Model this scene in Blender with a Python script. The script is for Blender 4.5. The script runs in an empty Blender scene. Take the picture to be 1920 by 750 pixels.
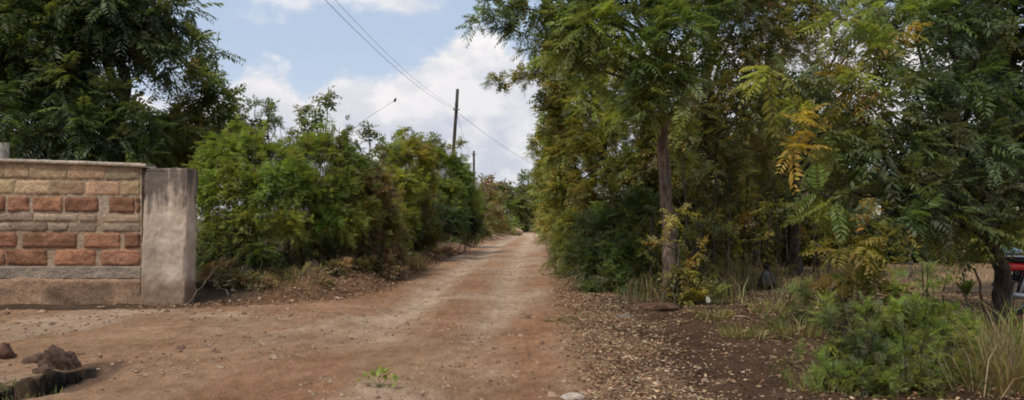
import bpy, math
import numpy as np
from mathutils import Vector

scene = bpy.context.scene
COL = scene.collection
F, HX, HY, EYE = 1400.0, 960.0, 415.0, 1.4        # focal length, horizon and eye height of the view, in photograph pixels / metres

def rs(seed): return np.random.default_rng(seed)
def PX(px, py, Y): return np.array([(px - HX) / F * Y, Y, EYE - (py - HY) / F * Y])
def GP(px, py):
    Y = EYE * F / (py - HY)
    return np.array([(px - HX) / F * Y, Y, 0.0])
def unit(v): return v / np.maximum(np.linalg.norm(v, axis=-1, keepdims=True), 1e-9)
def sstep(a, b, x):
    t = np.clip((x - a) / (b - a), 0, 1)
    return t * t * (3 - 2 * t)

def vnoise(x, y, seed=0):
    xi, yi = np.floor(x).astype(np.int64), np.floor(y).astype(np.int64)
    fx, fy = x - xi, y - yi
    fx, fy = fx * fx * (3 - 2 * fx), fy * fy * (3 - 2 * fy)
    def h(a, b):
        n = (a * 374761393 + b * 668265263 + seed * 974634777) & 0x7fffffff
        n = ((n ^ (n >> 13)) * 1274126177) & 0x7fffffff
        return ((n ^ (n >> 16)) & 0xffff) / 65535.0
    return (h(xi, yi) * (1 - fx) + h(xi + 1, yi) * fx) * (1 - fy) + (h(xi, yi + 1) * (1 - fx) + h(xi + 1, yi + 1) * fx) * fy
def fbm(x, y, seed=0, o=4):
    s, a, t = 0, 1.0, 0
    for i in range(o):
        s = s + a * vnoise(x * 2 ** i, y * 2 ** i, seed + i); t += a; a *= .5
    return s / t

# ------------------------------------------------------------------ object helpers
def tag(o, label=None, cat=None, group=None, kind=None):
    if label: o['label'] = label
    if cat: o['category'] = cat
    if group: o['group'] = group
    if kind: o['kind'] = kind
    return o
def empty(name, loc, label=None, cat=None, group=None):
    o = bpy.data.objects.new(name, None); COL.objects.link(o)
    o.location = [float(v) for v in loc]; o.empty_display_size = .2
    return tag(o, label, cat, group)
def mesh_obj(name, V, Q, mat, parent=None, colors=None, smooth=False, origin=None):
    """V (n,3) world coordinates, Q (m,4) quads (a repeated last index makes a triangle is not allowed here)."""
    V = np.asarray(V, dtype=np.float32)
    org = None
    if parent is not None:
        p = parent; org = np.zeros(3)
        while p is not None:
            org = org + np.array(p.location); p = p.parent
    elif origin is not None: org = np.asarray(origin, dtype=float)
    if org is not None: V = V - org.astype(np.float32)
    me = bpy.data.meshes.new(name)
    Q = np.asarray(Q, dtype=np.int32); k = Q.shape[1]
    me.vertices.add(len(V)); me.vertices.foreach_set('co', V.ravel())
    me.loops.add(Q.size); me.loops.foreach_set('vertex_index', Q.ravel())
    me.polygons.add(len(Q)); me.polygons.foreach_set('loop_start', np.arange(0, Q.size, k, dtype=np.int32))
    if smooth: me.polygons.foreach_set('use_smooth', np.ones(len(Q), dtype=bool))
    me.update(calc_edges=True)
    if colors is not None:
        at = me.color_attributes.new('tint', 'FLOAT_COLOR', 'POINT')
        c = np.ones((len(V), 4), dtype=np.float32); c[:, :3] = colors
        at.data.foreach_set('color', c.ravel())
    me.materials.append(mat)
    o = bpy.data.objects.new(name, me); COL.objects.link(o)
    if parent is not None: o.parent = parent
    elif origin is not None: o.location = [float(v) for v in origin]
    return o

class MB:
    """Collects quads and vertex colours of one mesh."""
    def __init__(s): s.v, s.q, s.c, s.n = [], [], [], 0
    def add(s, V, Q, C=None):
        V = np.asarray(V, dtype=float); s.v.append(V); s.q.append(np.asarray(Q, dtype=np.int64) + s.n); s.n += len(V)
        s.c.append(np.broadcast_to(np.asarray(C if C is not None else (1, 1, 1), dtype=float), (len(V), 3)))
        return s
    def tube(s, pts, rad, seg=8, C=None, wob=0, rng=None, cap=True):
        pts = np.asarray(pts, dtype=float); n = len(pts); rad = np.broadcast_to(np.asarray(rad, dtype=float), (n,))
        t = unit(np.gradient(pts, axis=0))
        ref = np.array([0, 1, 0.]) if abs(t[0][1]) < .8 else np.array([1, 0, 0.])
        u = unit(np.cross(t, ref)); w = np.cross(t, u)
        a = np.linspace(0, 2 * math.pi, seg, endpoint=False)
        r = rad[:, None] * np.ones((n, seg))
        if wob and rng is not None: r = r * (1 + wob * rng.uniform(-1, 1, (n, seg)))
        V = pts[:, None] + u[:, None] * (np.cos(a)[None] * r)[..., None] + w[:, None] * (np.sin(a)[None] * r)[..., None]
        i = np.arange(n - 1)[:, None] * seg; j = np.arange(seg)[None]; j2 = (j + 1) % seg
        Q = np.stack([i + j, i + j2, i + seg + j2, i + seg + j], -1).reshape(-1, 4)
        V = V.reshape(-1, 3)
        if cap and seg == 8:
            b = (n - 1) * seg
            Q = np.vstack([Q, [[b, b + 1, b + 2, b + 3], [b + 3, b + 4, b + 5, b + 6], [b + 6, b + 7, b, b + 3],
                               [3, 2, 1, 0], [6, 5, 4, 3], [3, 0, 7, 6]]])
        return s.add(V, Q, C)
    def box(s, c, d, C=None, R=None):
        c, d = np.asarray(c, float), np.asarray(d, float) / 2
        V = np.array([[x, y, z] for z in (-1, 1) for y in (-1, 1) for x in (-1, 1)], float) * d
        if R is not None: V = V @ np.asarray(R).T
        return s.add(V + c, [[0, 2, 3, 1], [4, 5, 7, 6], [0, 1, 5, 4], [2, 6, 7, 3], [0, 4, 6, 2], [1, 3, 7, 5]], C)
    def build(s, name, mat, parent=None, smooth=False, origin=None):
        return mesh_obj(name, np.vstack(s.v), np.vstack(s.q), mat, parent, np.vstack(s.c), smooth, origin)

# ------------------------------------------------------------------ materials
def mat_new(name):
    m = bpy.data.materials.new(name); m.use_nodes = True
    nt = m.node_tree; nt.nodes.clear()
    return m, nt, nt.nodes, nt.links
def node(nt, t, **kw):
    n = nt.nodes.new(t)
    for k, v in kw.items():
        if k.startswith('i_'): n.inputs[k[2:].replace('_', ' ')].default_value = v
        else: setattr(n, k, v)
    return n
def mathn(nt, op, a, b=None, c=None):
    n = nt.nodes.new('ShaderNodeMath'); n.operation = op
    for i, v in enumerate((a, b, c)):
        if v is None: continue
        if isinstance(v, (int, float)): n.inputs[i].default_value = v
        else: nt.links.new(v, n.inputs[i])
    return n.outputs[0]
def mixc(nt, fac, a, b, blend='MIX'):
    n = nt.nodes.new('ShaderNodeMix'); n.data_type = 'RGBA'; n.blend_type = blend
    for s, v in ((n.inputs[0], fac), (n.inputs[6], a), (n.inputs[7], b)):
        if isinstance(v, (int, float)): s.default_value = v
        elif isinstance(v, tuple): s.default_value = (*v, 1) if len(v) == 3 else v
        else: nt.links.new(v, s)
    return n.outputs[2]
def noise(nt, vec, scale, detail=4, rough=.55):
    n = node(nt, 'ShaderNodeTexNoise'); n.inputs['Scale'].default_value = scale
    n.inputs['Detail'].default_value = detail; n.inputs['Roughness'].default_value = rough
    if vec is not None: nt.links.new(vec, n.inputs['Vector'])
    return n.outputs[0]
def ramp(nt, fac, a, b, lo=0., hi=1.):
    n = nt.nodes.new('ShaderNodeMapRange'); n.inputs[1].default_value = a; n.inputs[2].default_value = b
    n.inputs[3].default_value = lo; n.inputs[4].default_value = hi; n.interpolation_type = 'SMOOTHSTEP'
    nt.links.new(fac, n.inputs[0]); return n.outputs[0]
def vec_scaled(nt, scale):
    tc = node(nt, 'ShaderNodeNewGeometry'); mp = node(nt, 'ShaderNodeMapping'); mp.inputs['Scale'].default_value = scale
    nt.links.new(tc.outputs['Position'], mp.inputs['Vector']); return mp.outputs[0]
def bump(nt, h, strength, dist):
    b = node(nt, 'ShaderNodeBump'); b.inputs['Strength'].default_value = strength; b.inputs['Distance'].default_value = dist
    nt.links.new(h, b.inputs['Height']); return b.outputs[0]
def finish(nt, col, rough=.9, nrm=None, spec=.25, metal=0.):
    p = node(nt, 'ShaderNodeBsdfPrincipled'); p.inputs['Roughness'].default_value = rough
    p.inputs['Specular IOR Level'].default_value = spec; p.inputs['Metallic'].default_value = metal
    if isinstance(col, tuple): p.inputs['Base Color'].default_value = (*col, 1)
    else: nt.links.new(col, p.inputs['Base Color'])
    if nrm is not None: nt.links.new(nrm, p.inputs['Normal'])
    o = node(nt, 'ShaderNodeOutputMaterial'); nt.links.new(p.outputs[0], o.inputs[0]); return p

def tint_attr(nt):
    a = node(nt, 'ShaderNodeAttribute'); a.attribute_name = 'tint'; return a.outputs['Color']

def leaf_material(name='leaf', trans=.48, spec=.38, rough=.5):
    m, nt, N, L = mat_new(name)
    c = tint_attr(nt)
    v = vec_scaled(nt, (1, 1, 1))
    n = ramp(nt, noise(nt, v, 1.3, 3), .3, .7, .7, 1.3)
    cc = mixc(nt, 1.0, c, (1, 1, 1), 'MULTIPLY')
    hs = node(nt, 'ShaderNodeHueSaturation'); L.new(cc, hs.inputs['Color']); L.new(n, hs.inputs['Value'])
    p = node(nt, 'ShaderNodeBsdfPrincipled'); p.inputs['Roughness'].default_value = rough
    p.inputs['Specular IOR Level'].default_value = spec
    L.new(hs.outputs[0], p.inputs['Base Color'])
    t = node(nt, 'ShaderNodeBsdfTranslucent')
    tcol = mixc(nt, 1.0, hs.outputs[0], (1.35, 1.25, .6), 'MULTIPLY'); L.new(tcol, t.inputs['Color'])
    mx = node(nt, 'ShaderNodeMixShader'); mx.inputs[0].default_value = trans
    L.new(p.outputs[0], mx.inputs[1]); L.new(t.outputs[0], mx.inputs[2])
    o = node(nt, 'ShaderNodeOutputMaterial'); L.new(mx.outputs[0], o.inputs[0])
    return m

def bark_material():
    m, nt, N, L = mat_new('bark')
    v = vec_scaled(nt, (1, 1, .25))
    n1, n2 = noise(nt, v, 22, 5), noise(nt, vec_scaled(nt, (1, 1, 1)), 4, 4)
    c = mixc(nt, 1., tint_attr(nt), mixc(nt, ramp(nt, n1, .35, .65), (.45, .42, .4), (1.35, 1.3, 1.25)), 'MULTIPLY')
    c = mixc(nt, ramp(nt, n2, .5, .75, 0, .5), c, (.16, .15, .13))
    finish(nt, c, .95, bump(nt, n1, .8, .03), .15); return m

def tinted_material(name, rough=.9, nscale=18., amp=.35, bstr=.5, bdist=.02, spec=.2, metal=0.):
    m, nt, N, L = mat_new(name)
    n = noise(nt, vec_scaled(nt, (1, 1, 1)), nscale, 6, .6)
    c = mixc(nt, 1., tint_attr(nt), mixc(nt, ramp(nt, n, .3, .7), (1 - amp,) * 3, (1 + amp,) * 3), 'MULTIPLY')
    finish(nt, c, rough, bump(nt, n, bstr, bdist), spec, metal); return m

def ground_material():
    m, nt, N, L = mat_new('earth')
    c = tint_attr(nt)
    v = vec_scaled(nt, (1, 1, 1)); vs = vec_scaled(nt, (1, .55, 1))
    n1, n2, n3 = noise(nt, v, .9, 5), noise(nt, vs, 7, 6, .65), noise(nt, v, 38, 5, .7)
    c = mixc(nt, 1., c, mixc(nt, ramp(nt, n1, .32, .68), (.84, .82, .80), (1.14, 1.15, 1.17)), 'MULTIPLY')
    c = mixc(nt, 1., c, mixc(nt, ramp(nt, n2, .3, .7), (.80, .78, .76), (1.17, 1.18, 1.2)), 'MULTIPLY')
    c = mixc(nt, 1., c, mixc(nt, ramp(nt, n3, .25, .75), (.72, .70, .68), (1.22, 1.24, 1.26)), 'MULTIPLY')
    vo = node(nt, 'ShaderNodeTexVoronoi'); vo.inputs['Scale'].default_value = 17; L.new(v, vo.inputs['Vector'])
    spots = mathn(nt, 'MULTIPLY', ramp(nt, vo.outputs['Distance'], .10, .22, 1, 0), ramp(nt, n2, .5, .62))
    c = mixc(nt, mathn(nt, 'MULTIPLY', spots, .6), c, (.14, .085, .055))
    vo2 = node(nt, 'ShaderNodeTexVoronoi'); vo2.inputs['Scale'].default_value = 11; L.new(v, vo2.inputs['Vector'])
    pale = mathn(nt, 'MULTIPLY', ramp(nt, vo2.outputs['Distance'], .08, .2, 1, 0), ramp(nt, n1, .5, .65))
    c = mixc(nt, mathn(nt, 'MULTIPLY', pale, .45), c, (.50, .38, .28))
    h = mathn(nt, 'ADD', mathn(nt, 'MULTIPLY', n2, 1.0), mathn(nt, 'MULTIPLY', n3, .45))
    finish(nt, c, .97, bump(nt, h, 1., .085), .12); return m

def concrete_material():
    """Rendered pillar: pale grey-brown with dark rain streaks from the top and a soil-splashed foot (tint carries the tone)."""
    m, nt, N, L = mat_new('weathered_render')
    c = tint_attr(nt)
    n1 = noise(nt, vec_scaled(nt, (5.5, 5.5, .5)), 1.5, 6, .65)
    n2 = noise(nt, vec_scaled(nt, (1, 1, 1)), 26, 6, .65)
    n3 = noise(nt, vec_scaled(nt, (1, 1, 1)), 3.2, 4, .5)
    geo = node(nt, 'ShaderNodeNewGeometry'); sx = node(nt, 'ShaderNodeSeparateXYZ'); L.new(geo.outputs['Position'], sx.inputs[0])
    top = ramp(nt, sx.outputs['Z'], 1.0, 2.3)
    st = mathn(nt, 'ADD', mathn(nt, 'MULTIPLY', n1, 1.1), mathn(nt, 'MULTIPLY', top, .46))
    stain = ramp(nt, mathn(nt, 'ADD', st, mathn(nt, 'MULTIPLY_ADD', n3, .5, -.25)), .70, .98)
    c = mixc(nt, 1., c, mixc(nt, ramp(nt, n2, .3, .7), (.85, .84, .83), (1.1, 1.1, 1.1)), 'MULTIPLY')
    c = mixc(nt, 1., c, mixc(nt, ramp(nt, n3, .35, .7), (.86, .83, .8), (1.1, 1.1, 1.1)), 'MULTIPLY')
    c = mixc(nt, mathn(nt, 'MULTIPLY', stain, .82), c, (.06, .05, .045))
    foot = ramp(nt, mathn(nt, 'ADD', sx.outputs['Z'], mathn(nt, 'MULTIPLY', n3, .5)), .45, .85, .75, 0)
    c = mixc(nt, foot, c, (.19, .115, .07))
    finish(nt, c, .95, bump(nt, n2, .5, .012), .15); return m

LEAF = leaf_material()
LEAF_DULL = leaf_material('leaf_feathery', .42, .15, .65)
DRY = tinted_material('dry_plant', .95, 9, .3, .1, .005, .1)
BARK = bark_material()
EARTH = ground_material()
STONE = tinted_material('rock_faced_stone', .95, 30, .3, .8, .025, .12)
CONCRETE = concrete_material()
CLOD = tinted_material('clod', 1, 14, .35, 1, .04, .08)
METAL = tinted_material('worn_metal', .45, 30, .12, .1, .002, .5, .6)
PAINT = tinted_material('enamel', .3, 12, .06, .05, .001, .5)
RUBBER = tinted_material('rubber', .8, 25, .15, .2, .003, .3)
PLASTIC = tinted_material('thin_plastic', .35, 20, .15, .4, .01, .5)
WIRE = tinted_material('weathered_cable', .7, 5, .1, .1, .002, .2)

# ------------------------------------------------------------------ terrain
Lp = np.array([GP(*p) for p in [(690, 570), (700, 552), (742, 530), (800, 505), (868, 473), (915, 455), (945, 446), (968, 440), (985, 436)]])
Rp = np.array([GP(*p) for p in [(1092, 748), (1078, 690), (1056, 610), (1046, 560), (1033, 520), (1023, 480), (1017, 455), (1012, 444), (1009, 438)]])
def edgeL(Y): return np.interp(Y, np.r_[-60, 9, Lp[:, 1], 200], np.r_[-3.0, -3.0, Lp[:, 0], Lp[-1, 0] + 3.3 * (200 - Lp[-1, 1]) / 100])
def edgeR(Y): return np.interp(Y, np.r_[-60, Rp[:, 1], 200], np.r_[.2, Rp[:, 0], Rp[-1, 0] + 3.3 * (200 - Rp[-1, 1]) / 100])
Bp = np.array([GP(*p) for p in [(300, 582), (390, 578), (470, 572), (560, 568), (640, 556), (720, 542), (770, 515), (830, 487), (890, 463), (930, 449), (965, 440)]])
def edgeB(X, Y):
    """signed distance-like value: > 0 left of the foot of the left bank"""
    xb = np.interp(Y, Bp[:, 1], Bp[:, 0])
    return np.where(Y > Bp[0, 1], xb - X, -1.0)
HOLE = (-3.99, 6.42, .19, .60)
def height(X, Y):
    X, Y = np.asarray(X, float), np.asarray(Y, float)
    near = 1 - sstep(60, 110, np.hypot(X, Y))
    h = (fbm(X * .35, Y * .35, 3) - .5) * .10 + (fbm(X * 1.7, Y * 1.2, 9) - .5) * .05 + (fbm(X * 7, Y * 5, 15, 3) - .5) * .035
    d = edgeB(X, Y)
    bank = sstep(-.1, .9, d) * .30 * (.55 + .9 * fbm(X * 1.3, Y * 1.0, 21, 3)) * sstep(12.4, 14.5, Y)
    dr = X - edgeR(Y)
    verge = sstep(.05, 1.6, dr) * .10 * sstep(9, 14, Y) + sstep(.0, .5, dr) * (fbm(X * 2.6, Y * 2.2, 31, 4) - .45) * .16
    mid = .5 * (edgeL(Y) + edgeR(Y)); half = .5 * (edgeR(Y) - edgeL(Y))
    rut = -.055 * (np.exp(-((X - mid - .75) / .28) ** 2) + np.exp(-((X - mid + .75) / .28) ** 2)) * (Y > 4)
    h = h + bank + verge + rut
    e = ((X - HOLE[0] + .05 * np.sin(Y * 9)) / HOLE[2]) ** 2 + ((Y - HOLE[1]) / HOLE[3]) ** 2
    e = e * (.75 + .5 * fbm(X * 7, Y * 5, 19, 3))
    h = h - 1.0 * (1 - sstep(.75, 1.05, e)) + (fbm(X * 9, Y * 9, 25, 3) - .3) * .10 * np.exp(-((np.sqrt(e) - 1.25) / .3) ** 2) * (Y > 6.5)
    far = sstep(95, 240, Y) * 2.0
    return h * near + far
def hz(x, y): return float(height(np.array([x]), np.array([y]))[0])

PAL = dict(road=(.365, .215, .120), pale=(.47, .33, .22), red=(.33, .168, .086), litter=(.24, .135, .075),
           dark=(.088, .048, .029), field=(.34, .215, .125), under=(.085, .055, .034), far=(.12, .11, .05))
def ground_color(X, Y):
    P = {k: np.array(v) for k, v in PAL.items()}
    n = fbm(X * .8, Y * .5, 41); n2 = fbm(X * 2.2, Y * 1.6, 51); n3 = fbm(X * 5, Y * 4, 57)
    def mix(c, p, m): return c * (1 - m[:, None]) + p * m[:, None]
    c = np.tile(P['road'], (len(X), 1))
    c = mix(c, P['pale'], sstep(.48, .66, n) * .8)
    c = mix(c, P['red'], sstep(.50, .68, fbm(X * .5 + 9, Y * .3, 61)) * .75)
    mid = .5 * (edgeL(Y) + edgeR(Y))
    tr = np.exp(-((X - mid - .75) / .32) ** 2) + np.exp(-((X - mid + .75) / .32) ** 2)
    c = mix(c, P['pale'], np.clip(tr * 1.35 * sstep(7.5, 11, Y) * (.4 + n2), 0, 1))
    dr = X - edgeR(Y)
    c = mix(c, P['red'], np.exp(-((dr + .45) / .35) ** 2) * (1 - sstep(10, 13, Y)) * .9)
    c = mix(c, P['litter'], sstep(-.25, .35, dr + (n2 - .5) * .9) * .85)
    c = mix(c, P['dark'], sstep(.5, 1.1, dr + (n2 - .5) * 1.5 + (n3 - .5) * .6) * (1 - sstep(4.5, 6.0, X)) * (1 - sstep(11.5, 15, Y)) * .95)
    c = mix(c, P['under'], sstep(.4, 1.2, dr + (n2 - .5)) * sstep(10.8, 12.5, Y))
    c = mix(c, P['field'], sstep(4.9, 6.2, X - (Y - 12) * .12 + (n2 - .5) * 1.5) * sstep(11.5, 14.0, Y) * (.6 + .4 * n))
    d = edgeB(X, Y)
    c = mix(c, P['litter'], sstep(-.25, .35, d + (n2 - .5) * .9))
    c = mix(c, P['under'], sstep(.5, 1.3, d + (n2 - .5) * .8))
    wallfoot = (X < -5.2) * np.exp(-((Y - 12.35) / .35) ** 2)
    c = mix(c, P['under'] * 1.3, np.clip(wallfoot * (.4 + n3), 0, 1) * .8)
    c = mix(c, np.array([.11, .10, .05]), sstep(.52, .62, n3) * (X < -4.05) * (Y < 6.9) * .6)
    e = ((X - HOLE[0]) / HOLE[2]) ** 2 + ((Y - HOLE[1]) / HOLE[3]) ** 2
    c = mix(c, np.array([.016, .014, .012]), 1 - sstep(1.1, 1.9, e))  # shade inside the hole put into the colour as near-black
    c = mix(c, np.array([.10, .06, .04]), np.exp(-((np.sqrt(e) - 1.5) / .3) ** 2) * .85 * (Y > 6.2))
    c = mix(c, P['far'], sstep(105, 150, np.hypot(X, Y)))
    c = mix(c, P['pale'] * 1.25, np.exp(-((Y - 80) / 14) ** 2) * (X < edgeR(Y)) * (X > edgeL(Y) - 3) * .6)
    return c

g = np.geomspace(.06, 900, 70)
xs = np.arange(-11, 9.0001, .055)
xs = np.r_[xs[0] - np.cumsum(np.geomspace(.07, 420, 46))[::-1], xs, xs[-1] + np.cumsum(np.geomspace(.07, 420, 46))]
ys = [4.6]
while ys[-1] < 3200:
    ys.append(ys[-1] + max(.045, ys[-1] * (.0068 if ys[-1] < 30 else .02 if ys[-1] < 130 else .12)))
ys = np.r_[4.6 - np.cumsum(np.geomspace(.06, 60, 24))[::-1], ys]
GX, GY = np.meshgrid(xs, ys)
gx, gy = GX.ravel(), GY.ravel()
gz = height(gx, gy)
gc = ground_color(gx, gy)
nx, ny = len(xs), len(ys)
ii, jj = np.meshgrid(np.arange(nx - 1), np.arange(ny - 1))
b = (jj * nx + ii).ravel()
GQ = np.stack([b, b + 1, b + nx + 1, b + nx], 1)
GV = np.stack([gx, gy, gz], 1)
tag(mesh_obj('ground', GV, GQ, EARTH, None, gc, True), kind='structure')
fc = GV[GQ].mean(1)
rj = (fbm(fc[:, 0] * 3, fc[:, 1] * 3, 71) - .5) * .5
sel = (fc[:, 1] > 4.5) & (fc[:, 1] < 100) & (fc[:, 0] > edgeL(fc[:, 1]) + rj) & (fc[:, 0] < edgeR(fc[:, 1]) + rj)
rq = GQ[sel]; used, inv = np.unique(rq, return_inverse=True)
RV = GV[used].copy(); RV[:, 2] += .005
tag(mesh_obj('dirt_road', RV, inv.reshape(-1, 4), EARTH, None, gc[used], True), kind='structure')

# ------------------------------------------------------------------ foliage
def leaf_quads(P, D, N, L, W):
    S = unit(np.cross(D, N)); L, W = L[:, None], W[:, None]
    Nn = np.cross(S, D)
    V = np.stack([P, P + D * L * .42 + S * W * .5 + Nn * W * .12, P + D * L - Nn * L * .1, P + D * L * .42 - S * W * .5 + Nn * W * .12], 1)
    return V.reshape(-1, 3)
def frond_leaves(rng, B, A, U, FL, k, pl, pw, droop, ldroop, spread):
    m = len(B); t = np.linspace(.14, 1, k)[None, :, None]
    S = unit(np.cross(A, U)); N = np.cross(S, A)
    fl = FL[:, None, None]
    pos = B[:, None] + A[:, None] * t * fl
    pos[..., 2] -= (droop * fl * t * t)[..., 0]
    ax = np.repeat(A[:, None], k, 1).copy(); ax[..., 2] -= 2 * droop * t[..., 0]; ax = unit(ax)
    prof = (np.sin(math.pi * (.2 + .68 * t)) ** .7)
    out = []
    for s in (-1, 1):
        D = ax * (1 - spread * .55) + s * S[:, None] * spread + np.array([0, 0, -ldroop])
        D = unit(D + rng.normal(0, .13, D.shape))
        Nl = unit(N[:, None] + rng.normal(0, .25, D.shape))
        Ls = (pl * fl * prof * rng.uniform(.75, 1.2, (m, k, 1)))[..., 0]
        out.append((pos.reshape(-1, 3), D.reshape(-1, 3), Nl.reshape(-1, 3), Ls.ravel(), (Ls * pw).ravel(), np.repeat(np.arange(m), k)))
    return [np.concatenate([o[i] for o in out]) for i in range(6)]

SPEC = {   # frond length, leaflet pairs, leaflet length / frond length, width / length, frond droop, leaflet droop, spread, fronds per twig
    'pinnate':  dict(fl=.34, k=9, pl=.30, pw=.30, droop=.30, ld=.25, spread=.85, n=7),
    'feather':  dict(fl=.24, k=9, pl=.36, pw=.22, droop=.22, ld=.10, spread=.9, n=8),
    'broad':    dict(fl=.26, k=4, pl=.42, pw=.50, droop=.2, ld=.2, spread=.75, n=7),
    'fine':     dict(fl=.15, k=8, pl=.34, pw=.20, droop=.1, ld=-.1, spread=.7, n=8),
}
G = dict(black=(.036, .046, .026), dark=(.080, .104, .040), deep=(.128, .165, .050), mid=(.185, .228, .055), bright=(.235, .295, .055),
         lime=(.31, .345, .060), olive=(.215, .205, .060), yolive=(.315, .275, .066), yellow=(.46, .35, .06), orange=(.54, .29, .06),
         brown=(.205, .150, .092), rust=(.28, .155, .085), grey=(.17, .19, .12), straw=(.44, .345, .205), blue=(.110, .148, .080))
def pick(rng, pal, n):
    k = list(pal); w = np.array([pal[i] for i in k], float); w /= w.sum()
    c = np.array([G[i] for i in k])[rng.choice(len(k), n, p=w)]
    return c * rng.uniform(.72, 1.3, (n, 1)) * rng.normal(1, .07, (n, 3)).clip(.8, 1.2)

def clump_foliage(rng, clumps, spec, scale, pal, dens, twig=None, twig_col=(.05, .038, .028), hang=.25, shell=.35, up=.5):
    """Twigs radiating from each clump, fronds along the twigs.  clumps: (centre, radii[, palette[, density factor]])"""
    PV, PC = [], []; specs = spec if isinstance(spec, tuple) else (spec,); dens0, scale0 = dens, scale
    for ci, cl in enumerate(clumps):
        sp = SPEC[specs[ci % len(specs)]]; scale = scale0 * rng.uniform(.8, 1.2); shade = rng.uniform(.78, 1.22) * rng.normal(1, .05, 3)
        dens = dens0 * 2.8 * scale ** -1.6 * (.28 / sp['fl']); lscale = scale * 1.3
        c, r = np.asarray(cl[0], float), np.broadcast_to(np.asarray(cl[1], float), (3,))
        p = cl[2] if len(cl) > 2 and cl[2] else pal
        dn = dens * (cl[3] if len(cl) > 3 else 1)
        n = max(3 if (len(cl) < 4 or cl[3] >= 1) else 2 if cl[3] > .3 else 1, int(dn * (r[0] * r[1] * r[2]) ** (2 / 3) * 9))
        d = unit(rng.normal(0, 1, (n, 3)) + np.array([0, 0, .18]))
        q = (rng.uniform(shell ** 3, 1, n) ** (1 / 3) * rng.uniform(.8, 1.18, n))[:, None]
        end = c + d * r * q
        start = c + d * r * q * rng.uniform(.15, .45, (n, 1)) + rng.normal(0, .12, (n, 3)) * r
        tl = np.linalg.norm(end - start, axis=1)
        nf = sp['n']; t = rng.uniform(.15, 1.02, (n, nf, 1))
        arc = np.zeros((n, nf, 3)); arc[..., 2] = (hang * tl[:, None] * (1 - (2 * t[..., 0] - 1) ** 2 - .6 * t[..., 0] ** 2))
        B = start[:, None] + (end - start)[:, None] * t + arc
        td = unit(end - start)
        A = unit(td[:, None] * .7 + unit(rng.normal(0, 1, (n, nf, 3))) * .8 + np.array([0, 0, up * .3 - hang * .5]))
        U = unit(np.array([0, 0, 1.]) + rng.normal(0, .35, (n, nf, 3)))
        B, A, U = B.reshape(-1, 3), A.reshape(-1, 3), U.reshape(-1, 3)
        FL = sp['fl'] * lscale * rng.uniform(.6, 1.25, len(B))
        P, D, N, L, W, idx = frond_leaves(rng, B, A, U, FL, sp['k'], sp['pl'], sp['pw'], sp['droop'], sp['ld'], sp['spread'])
        tc = np.repeat(pick(rng, p, n), nf, 0) * .55 + pick(rng, p, n * nf) * .45
        col = tc[idx] * rng.uniform(.85, 1.15, (len(idx), 1)) * shade
        PV.append(leaf_quads(P, D, N, L, W)); PC.append(np.repeat(col, 4, 0))
        if twig is not None:
            ns = max(1, int(n * twig[1]))
            for i in range(ns):
                s_, e_ = c * .55 + start[i] * .45, end[i]
                m_ = (s_ + e_) / 2 + np.array([0, 0, hang * tl[i] * .5])
                twig[0].tube([s_, m_, e_], [.016 * scale, .011 * scale, .005 * scale], 4, twig_col, cap=False)
    V = np.vstack(PV); Q = np.arange(len(V)).reshape(-1, 4)
    return V, Q, np.vstack(PC)

def spread_clumps(rng, c, r, n, cr, pal=None, bias=.55):
    c, r = np.asarray(c, float), np.asarray(r, float); out = []
    for i in range(n):
        d = unit(rng.normal(0, 1, 3)); q = rng.uniform(bias ** 3, 1) ** (1 / 3)
        s = rng.uniform(*cr)
        out.append((c + d * r * q * .85, np.array([s, s, s * .72]) * rng.uniform(.85, 1.2, 3), pal))
    return out

def limb_path(rng, a, b, sag=.15, n=6):
    t = np.linspace(0, 1, n)[:, None]; a, b = np.asarray(a), np.asarray(b); l = np.linalg.norm(b - a)
    p = a + (b - a) * t; p[:, 2] += sag * l * np.sin(math.pi * t[:, 0]) * .6
    p[1:-1] += rng.normal(0, .035 * l, (n - 2, 3)); return p

def tree(name, label, cat, seed, trunk, r0, r1, clumps, spec, scale, pal, dens, bark=(.075, .058, .045), group=None,
         limbs=14, mat=None, twig=.12, hang=.25, extra=None, seg=8):
    rng = rs(seed); trunk = np.asarray(trunk, float)
    root = empty(name, trunk[0], label, cat, group)
    n = 14; tt = np.linspace(0, 1, n); k = np.linspace(0, 1, len(trunk))
    pts = np.stack([np.interp(tt, k, trunk[:, i]) for i in range(3)], 1)
    pts[1:] += rng.normal(0, .022, (n - 1, 3)) * np.array([1, 1, 0.2]); pts[0, 2] -= .12
    rad = r0 + (r1 - r0) * tt ** .8; rad[0] *= 1.35; rad[1] *= 1.06
    mb = MB().tube(pts, rad, 8, bark, .07, rng); br = MB(); has = False
    order = sorted(range(len(clumps)), key=lambda i: -np.prod(np.broadcast_to(clumps[i][1], (3,))))
    for i in order[:limbs]:
        c = np.asarray(clumps[i][0]); dz = c[2] - pts[0, 2]
        f = np.clip(.35 + .6 * (c[2] - pts[0, 2]) / max(pts[-1, 2] - pts[0, 2], .1) * .8 - .12, .3, 1)
        a = np.array([np.interp(f, tt, pts[:, j]) for j in range(3)]); ra = np.interp(f, tt, rad)
        lp = limb_path(rng, a, c); mb.tube(lp, np.linspace(ra * .5, max(.012, ra * .12), len(lp)), 6, bark, .05, rng, False)
    tw = (br, twig) if twig else None
    V, Q, C = clump_foliage(rng, clumps, spec, scale, pal, dens, tw, np.array(bark) * .8, hang)
    mb.build('trunk', BARK, root, True)
    if br.n: V, Q, C = np.vstack([V] + br.v), np.vstack([Q] + [q + len(V) for q in br.q]), np.vstack([C] + br.c)
    mesh_obj('crown', V, Q, mat or LEAF, root, C)
    return root

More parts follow.
